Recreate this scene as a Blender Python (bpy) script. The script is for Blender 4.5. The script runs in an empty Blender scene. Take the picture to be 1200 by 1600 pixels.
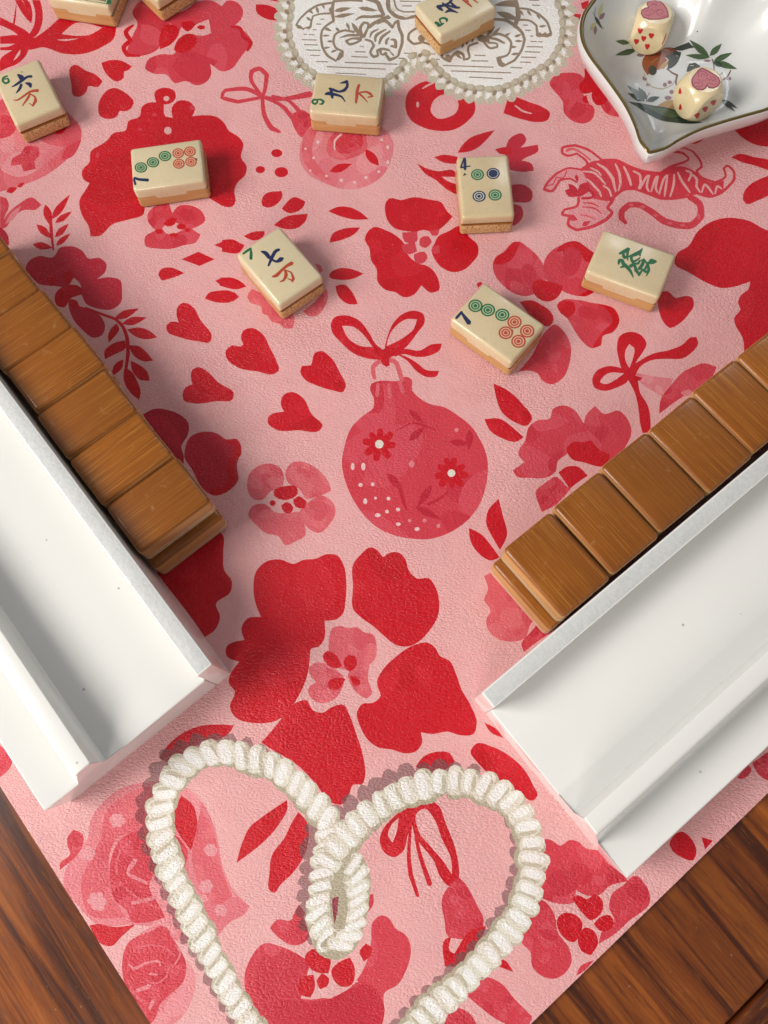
import bpy, bmesh, math, random
import numpy as np
from mathutils import Vector, Matrix, geometry
from mathutils.bvhtree import BVHTree
R = math.radians
random.seed(7)
S = 0.03                                   # one modelling unit = the length of a mahjong tile = 30 mm
sc = bpy.context.scene
col = sc.collection

# ---------------------------------------------------------------- camera (hand-held phone, looking down at the table)
CF, CPITCH, CROLL, CH = 1240.37, 0.300356, -0.0760422, 9.37797
cp, sp = math.cos(CPITCH), math.sin(CPITCH)
FW = Vector((0, sp, -cp)); _r = Vector((1, 0, 0)); _u = _r.cross(FW)
RT = _r*math.cos(CROLL) + _u*math.sin(CROLL); UP = -_r*math.sin(CROLL) + _u*math.cos(CROLL)
CP = Vector((0, 0, CH))
cam = bpy.data.cameras.new('camera'); camo = bpy.data.objects.new('camera', cam); col.objects.link(camo)
camo.matrix_world = Matrix(((RT.x, UP.x, -FW.x, 0), (RT.y, UP.y, -FW.y, 0), (RT.z, UP.z, -FW.z, CH*S), (0, 0, 0, 1)))
cam.sensor_fit = 'VERTICAL'; cam.sensor_height = 36; cam.sensor_width = 27
cam.lens = CF/1600*36
cam.clip_start = 0.01; cam.clip_end = 50
cam.dof.use_dof = True; cam.dof.focus_distance = 0.285; cam.dof.aperture_fstop = 40.0
sc.camera = camo

# ---------------------------------------------------------------- room light: soft ambient + windows
w = bpy.data.worlds.new('World'); sc.world = w; w.use_nodes = True
w.node_tree.nodes['Background'].inputs[0].default_value = (0.88, 0.87, 0.88, 1)
w.node_tree.nodes['Background'].inputs[1].default_value = 0.30
def window_light(name, az, elev, dist, sx, sy, power, color, target=(0, 5, 0)):
    """a window: an area lamp at the given compass direction and height, facing the table"""
    d = Vector((math.cos(R(az))*math.cos(R(elev)), math.sin(R(az))*math.cos(R(elev)), math.sin(R(elev))))
    l = bpy.data.lights.new(name, 'AREA'); l.shape = 'RECTANGLE'; l.size = sx; l.size_y = sy
    l.energy = power; l.color = color
    o = bpy.data.objects.new(name, l); col.objects.link(o)
    o.location = Vector(target)*S + d*dist
    o.rotation_euler = (-d).to_track_quat('-Z', 'Y').to_euler()
window_light('window_lamp', 188, 38, 1.5, 0.72, 0.68, 23.5, (1.0, 0.965, 0.915), (0, 3.5, 0))
window_light('window_lamp', 246, 26, 1.1, 0.45, 0.34, 6.0, (1.0, 0.93, 0.87), (0, 0, 0))
window_light('window_lamp', 66, 40, 1.9, 0.16, 0.42, 1.5, (0.92, 0.96, 1.0))
window_light('window_lamp', 54, 40, 1.9, 0.16, 0.42, 1.5, (0.92, 0.96, 1.0))
sc.view_settings.view_transform = 'Standard'; sc.view_settings.look = 'None'
sc.view_settings.exposure = 0.0; sc.view_settings.gamma = 1.0

# ---------------------------------------------------------------- helpers
def U(px, py, z=0.0):
    """the place on the level z that the photograph shows at (px, py)"""
    d = FW*CF + RT*(px-600) - UP*(py-800)
    return CP + d*((z-CP.z)/d.z)
def tag(o, label=None, cat=None, group=None, kind=None):
    if label: o['label'] = label
    if cat: o['category'] = cat
    if group: o['group'] = group
    if kind: o['kind'] = kind
    return o
def empty(name, loc, rz=0):
    o = bpy.data.objects.new(name, None); col.objects.link(o)
    o.empty_display_size = .01
    o.location = Vector(loc)*S; o.rotation_euler = (0, 0, rz); return o
def mesh_obj(name, verts, faces, mats, parent=None, midx=None, smooth=False, scale=S):
    me = bpy.data.meshes.new(name); me.from_pydata([Vector(v)*scale for v in verts], [], faces); me.update()
    for m in (mats if isinstance(mats, list) else [mats]): me.materials.append(m)
    if midx: me.polygons.foreach_set('material_index', midx)
    if smooth: me.polygons.foreach_set('use_smooth', [True]*len(me.polygons))
    o = bpy.data.objects.new(name, me); col.objects.link(o)
    if parent: o.parent = parent
    return o
def bm_obj(name, bm, mats, parent=None, smooth=True, angle=35, scale=S):
    bmesh.ops.recalc_face_normals(bm, faces=bm.faces)
    for v in bm.verts: v.co *= scale
    for f in bm.faces: f.smooth = smooth
    if smooth:
        for e in bm.edges:
            if len(e.link_faces) == 2 and e.calc_face_angle(0) > R(angle): e.smooth = False
    me = bpy.data.meshes.new(name); bm.to_mesh(me); bm.free()
    for m in (mats if isinstance(mats, list) else [mats]): me.materials.append(m)
    o = bpy.data.objects.new(name, me); col.objects.link(o)
    if parent: o.parent = parent
    return o
def copy_tree(o, parent=None):
    c = o.copy(); col.objects.link(c); c.parent = parent
    for ch in list(o.children): copy_tree(ch, c)
    return c

# ---------------------------------------------------------------- node materials
class NT:
    def __init__(s, name):
        s.m = bpy.data.materials.new(name); s.m.use_nodes = True; s.t = s.m.node_tree; s.n = s.t.nodes
        s.b = s.n['Principled BSDF']
    def node(s, typ, **kw):
        n = s.n.new(typ)
        for k, v in kw.items(): setattr(n, k, v)
        return n
    def link(s, a, b): s.t.links.new(a, b)
    def val(s, sock, v):
        if hasattr(v, 'is_linked') or hasattr(v, 'links'): s.link(v, sock)
        else: sock.default_value = v
    def coord(s, kind='Object', scale=(1, 1, 1), rot=(0, 0, 0)):
        c = s.node('ShaderNodeTexCoord'); m = s.node('ShaderNodeMapping')
        m.inputs['Scale'].default_value = scale; m.inputs['Rotation'].default_value = rot
        s.link(c.outputs[kind], m.inputs[0]); return m.outputs[0]
    def noise(s, vec, scale=5, detail=3, rough=.5, dist=0, out=0):
        n = s.node('ShaderNodeTexNoise'); n.inputs['Scale'].default_value = scale; n.inputs['Detail'].default_value = detail
        n.inputs['Roughness'].default_value = rough; n.inputs['Distortion'].default_value = dist
        s.link(vec, n.inputs['Vector']); return n.outputs[out]
    def vor(s, vec, scale=5, feature='F1', out='Distance', rnd=1):
        n = s.node('ShaderNodeTexVoronoi', feature=feature); n.inputs['Scale'].default_value = scale
        n.inputs['Randomness'].default_value = rnd
        s.link(vec, n.inputs['Vector']); return n.outputs[out]
    def ramp(s, fac, stops):
        r = s.node('ShaderNodeValToRGB'); e = r.color_ramp.elements
        while len(e) < len(stops): e.new(.5)
        for i, (p, c) in enumerate(stops): e[i].position = p; e[i].color = (*c, 1) if len(c) == 3 else c
        s.link(fac, r.inputs[0]); return r.outputs[0]
    def rng(s, v, a, b, c, d):
        n = s.node('ShaderNodeMapRange'); s.val(n.inputs[0], v)
        for i, x in enumerate((a, b, c, d)): n.inputs[i+1].default_value = x
        return n.outputs[0]
    def math(s, op, a, b=0.0):
        n = s.node('ShaderNodeMath', operation=op); s.val(n.inputs[0], a); s.val(n.inputs[1], b); return n.outputs[0]
    def mix(s, f, a, b, mode='MIX'):
        n = s.node('ShaderNodeMix', data_type='RGBA', blend_type=mode)
        s.val(n.inputs[0], f); s.val(n.inputs[6], a); s.val(n.inputs[7], b); return n.outputs[2]
    def bump(s, h, strength, dist, prev=None):
        n = s.node('ShaderNodeBump'); n.inputs['Strength'].default_value = strength; n.inputs['Distance'].default_value = dist
        s.link(h, n.inputs['Height'])
        if prev is not None: s.link(prev, n.inputs['Normal'])
        return n.outputs[0]
    def done(s, base=None, rough=None, normal=None, **kw):
        if base is not None: s.val(s.b.inputs['Base Color'], base if not isinstance(base, tuple) else (*base, 1))
        if rough is not None: s.val(s.b.inputs['Roughness'], rough)
        if normal is not None: s.link(normal, s.b.inputs['Normal'])
        for k, v in kw.items(): s.val(s.b.inputs[k.replace('_', ' ')], v)
        return s.m

def mat_leather():
    t = NT('printed_leather')
    a = t.node('ShaderNodeAttribute', attribute_name='ink').outputs['Color']
    v = t.coord()
    blot = t.noise(v, 95, 4, .6, .8)              # watery unevenness of the printed colour
    fine = t.noise(v, 1500, 2, .6)
    c = t.mix(t.rng(blot, .32, .68, 0, .30), a, (1.0, .74, .76, 1), 'MULTIPLY')
    c = t.mix(t.rng(fine, .3, .7, 0, .06), c, (.8, .6, .6, 1), 'MULTIPLY')
    # leather grain: small warped pebbles, creases between them, softer long ripples
    wv = t.node('ShaderNodeVectorMath', operation='MULTIPLY_ADD')
    nc = t.noise(v, 260, 3, .6, 0, 'Color'); t.link(nc, wv.inputs[0]); wv.inputs[1].default_value = (.0022, .0022, .0022); t.link(v, wv.inputs[2])
    ws = t.node('ShaderNodeMapping'); ws.inputs['Scale'].default_value = (1, 1.7, 1); ws.inputs['Rotation'].default_value = (0, 0, .5); t.link(wv.outputs[0], ws.inputs[0])
    peb = t.rng(t.vor(ws.outputs[0], 560, 'DISTANCE_TO_EDGE', 'Distance'), 0, .24, 0, 1)
    peb2 = t.rng(t.vor(ws.outputs[0], 980, 'DISTANCE_TO_EDGE', 'Distance'), 0, .3, 0, 1)
    wr = t.noise(t.coord(scale=(1, 2.6, 1), rot=(0, 0, .5)), 700, 3, .55, 1.6)      # fine wrinkles
    big = t.noise(v, 18, 2, .5, .3)
    patch = t.rng(t.noise(v, 24, 2, .5), .36, .62, .35, 1)
    n = t.bump(big, .5, .004); n = t.bump(t.noise(v, 62, 3, .6, .8), .25, .0015, n)
    n = t.bump(wr, .45, .0005, n)
    n = t.bump(peb2, .22, .0003, n)
    nb = t.node('ShaderNodeBump'); t.link(t.math('MULTIPLY', patch, .42), nb.inputs['Strength']); nb.inputs['Distance'].default_value = .00045
    t.link(peb, nb.inputs['Height']); t.link(n, nb.inputs['Normal'])
    rgh = t.rng(t.noise(v, 300, 3, .6), .3, .7, .25, .36)
    return t.done(c, rgh, nb.outputs[0], Specular_IOR_Level=.34)
def mat_bone():
    t = NT('bone'); v = t.coord()
    oi = t.node('ShaderNodeObjectInfo').outputs['Random']
    n1 = t.noise(v, 55, 3, .6, .4)
    c = t.mix(t.rng(n1, .3, .7, 0, 1), (.61, .485, .30, 1), (.52, .39, .21, 1))
    c = t.mix(t.rng(oi, 0, 1, 0, .55), c, (.66, .59, .41, 1))
    st = t.noise(t.coord(scale=(1, 5, 1)), 420, 3, .7)              # marrow specks, drawn out along the grain
    c = t.mix(t.rng(st, .66, .76, 0, .5), c, (.30, .20, .09, 1))
    sp_ = t.noise(v, 900, 2, .6)
    c = t.mix(t.rng(sp_, .69, .76, 0, .45), c, (.22, .14, .07, 1))
    nm = t.bump(t.noise(v, 500, 3, .6), .12, .0003)
    return t.done(c, t.rng(n1, .3, .7, .22, .36), nm, Subsurface_Weight=.12, Subsurface_Radius=(.004, .003, .0015), Subsurface_Scale=.3, Coat_Weight=.25, Coat_Roughness=.12)
def mat_bamboo():
    t = NT('bamboo')
    tc = t.node('ShaderNodeTexCoord'); sep = t.node('ShaderNodeSeparateXYZ'); t.link(tc.outputs['Normal'], sep.inputs[0])
    ax = t.math('ABSOLUTE', sep.outputs[0]); az = t.math('ABSOLUTE', sep.outputs[2])
    oi = t.node('ShaderNodeObjectInfo').outputs['Random']
    off = t.node('ShaderNodeVectorMath', operation='ADD'); t.link(tc.outputs['Object'], off.inputs[0])
    cb = t.node('ShaderNodeCombineXYZ'); t.link(t.math('MULTIPLY', oi, .7), cb.inputs[1]); t.link(cb.outputs[0], off.inputs[1])
    mp = t.node('ShaderNodeMapping'); mp.inputs['Scale'].default_value = (.015, 1, 1); t.link(off.outputs[0], mp.inputs[0])
    fib = t.noise(mp.outputs[0], 2100, 4, .65)
    band = t.noise(mp.outputs[0], 420, 3, .6)
    broad = t.noise(off.outputs[0], 60, 2, .5)
    skin = t.mix(t.rng(band, .3, .7, 0, 1), (.30, .090, .006, 1), (.205, .056, .004, 1))
    skin = t.mix(t.rng(broad, .3, .7, 0, .5), skin, (.36, .118, .009, 1))
    skin = t.mix(t.rng(fib, .54, .66, 0, .7), skin, (.52, .22, .04, 1))
    skin = t.mix(t.rng(fib, .33, .44, .7, 0), skin, (.10, .026, .003, 1))
    skin = t.mix(t.rng(oi, 0, 1, 0, .65), skin, (.185, .055, .006, 1))
    scuff = t.noise(off.outputs[0], 240, 4, .7, .5)
    skin = t.mix(t.rng(scuff, .62, .74, 0, .35), skin, (.46, .27, .12, 1))
    side = t.mix(t.rng(fib, .35, .65, 0, 1), (.56, .32, .13, 1), (.43, .22, .08, 1))
    dots = t.vor(tc.outputs['Object'], 1500, 'F1', 'Distance')
    end = t.mix(t.rng(dots, .25, .55, 1, 0), (.60, .37, .17, 1), (.26, .12, .045, 1))
    c = t.mix(t.rng(ax, .6, .8, 0, 1), side, end)
    c = t.mix(t.rng(az, .22, .62, 0, 1), c, skin)
    nm = t.bump(fib, .10, .0002)
    return t.done(c, t.rng(az, .5, .95, .5, .33), nm, Specular_IOR_Level=.35, Coat_Weight=t.rng(az, .3, .7, 0, .3), Coat_Roughness=.14)
def mat_rack():
    t = NT('white_acrylic'); v = t.coord()
    n = t.noise(v, 14, 3, .5)
    c = t.mix(t.rng(n, .35, .65, 0, 1), (.77, .765, .735, 1), (.745, .74, .71, 1))
    dust = t.vor(v, 95, 'F1', 'Distance'); dn = t.noise(v, 40, 1, .5)
    f = t.math('MULTIPLY', t.rng(dust, .03, .055, 1, 0), t.rng(dn, .46, .50, 0, 1))
    c = t.mix(t.math('MULTIPLY', f, .6), c, (.18, .15, .12, 1))
    return t.done(c, t.rng(t.noise(v, 120, 3, .6), .3, .7, .14, .22), t.bump(t.noise(v, 9, 2, .5), .05, .01), Coat_Weight=.5, Coat_Roughness=.06)
def mat_sawn():
    t = NT('sawn_acrylic'); v = t.coord()
    n = t.noise(v, 700, 4, .7); n2 = t.noise(v, 90, 3, .6)
    c = t.mix(t.rng(n, .35, .65, 0, 1), (.56, .57, .56, 1), (.49, .50, .49, 1))
    c = t.mix(t.rng(n2, .4, .7, 0, .35), c, (.66, .655, .64, 1))
    return t.done(c, .55, t.bump(n, .5, .0004))
def mat_wood():
    t = NT('table_wood')
    v = t.coord(scale=(.05, 1, 1)); v2 = t.coord(scale=(.12, 1, 1)); v3 = t.coord()
    a = t.noise(v, 150, 5, .65, .6); b = t.noise(v2, 900, 3, .6); w_ = t.noise(v, 34, 3, .5, 1.2)
    c = t.ramp(a, [(.30, (.018, .004, .0015)), (.42, (.075, .017, .003)), (.51, (.215, .052, .007)), (.70, (.42, .122, .016))])
    c = t.mix(t.rng(w_, .40, .62, .5, 0), c, (.05, .009, .003, 1))
    c = t.mix(t.rng(b, .55, .75, 0, .55), c, (.015, .004, .002, 1))
    c = t.mix(t.rng(b, .28, .42, .25, 0), c, (.42, .17, .04, 1))
    sp_ = t.noise(v3, 700, 2, .5)
    c = t.mix(t.rng(sp_, .73, .78, 0, .35), c, (.55, .40, .30, 1))
    return t.done(c, t.rng(b, .3, .7, .26, .42), t.bump(b, .12, .0005), Coat_Weight=.35, Coat_Roughness=.1, Specular_IOR_Level=.3)
def mat_plain(name, c, rough=.4, var=.15, scale=300, **kw):
    t = NT(name); v = t.coord(); n = t.noise(v, scale, 3, .6)
    d = tuple(x*(1-var) for x in c)
    return t.done(t.mix(t.rng(n, .3, .7, 0, 1), (*c, 1), (*d, 1)), rough, None, **kw)
def mat_ink(name, rough=.45):
    t = NT(name); a = t.node('ShaderNodeAttribute', attribute_name='ink').outputs['Color']
    n = t.noise(t.coord(), 1400, 3, .6)
    return t.done(t.mix(t.rng(n, .3, .7, 0, .35), a, (.75, .72, .66, 1), 'MULTIPLY'), rough)
LEATHER = mat_leather(); BONE = mat_bone(); BAMBOO = mat_bamboo(); RACK = mat_rack(); SAWN = mat_sawn(); WOOD = mat_wood()
ENGRAVE = mat_ink('engraved_paint', .4); GLAZE = mat_ink('overglaze_paint', .16)
PORC = mat_plain('porcelain', (.64, .645, .63), .3, .03, 40, Coat_Weight=.45, Coat_Roughness=.05)
GOLD = mat_plain('olive_gilding', (.17, .115, .035), .22, .2, 500, Metallic=.55)
DIE = mat_plain('cream_resin', (.74, .60, .36), .24, .14, 160, Subsurface_Weight=.15, Subsurface_Radius=(.004, .003, .001), Subsurface_Scale=.3, Coat_Weight=.4, Coat_Roughness=.1)
# ---------------------------------------------------------------- printed pattern of the mat
# crops used while tracing: code -> (x offset, y offset, scale)
CR = {'A':(0,0,3),'B':(400,0,3),'C':(800,0,3),'D':(0,350,3),'E':(350,300,3),'F':(680,250,3),'G':(800,400,3),
      'H':(0,650,3),'I':(350,650,3),'J':(700,700,2.4),'K':(0,1000,3),'L':(350,950,2.66667),'M':(100,1200,3),
      'N':(450,1200,3),'O':(800,1150,3),'X':(0,0,1),'Y':(430,0,6),'Z':(600,0,6),'W':(740,0,6),'T':(840,210,3.75),'V':(530,570,5)}
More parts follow.
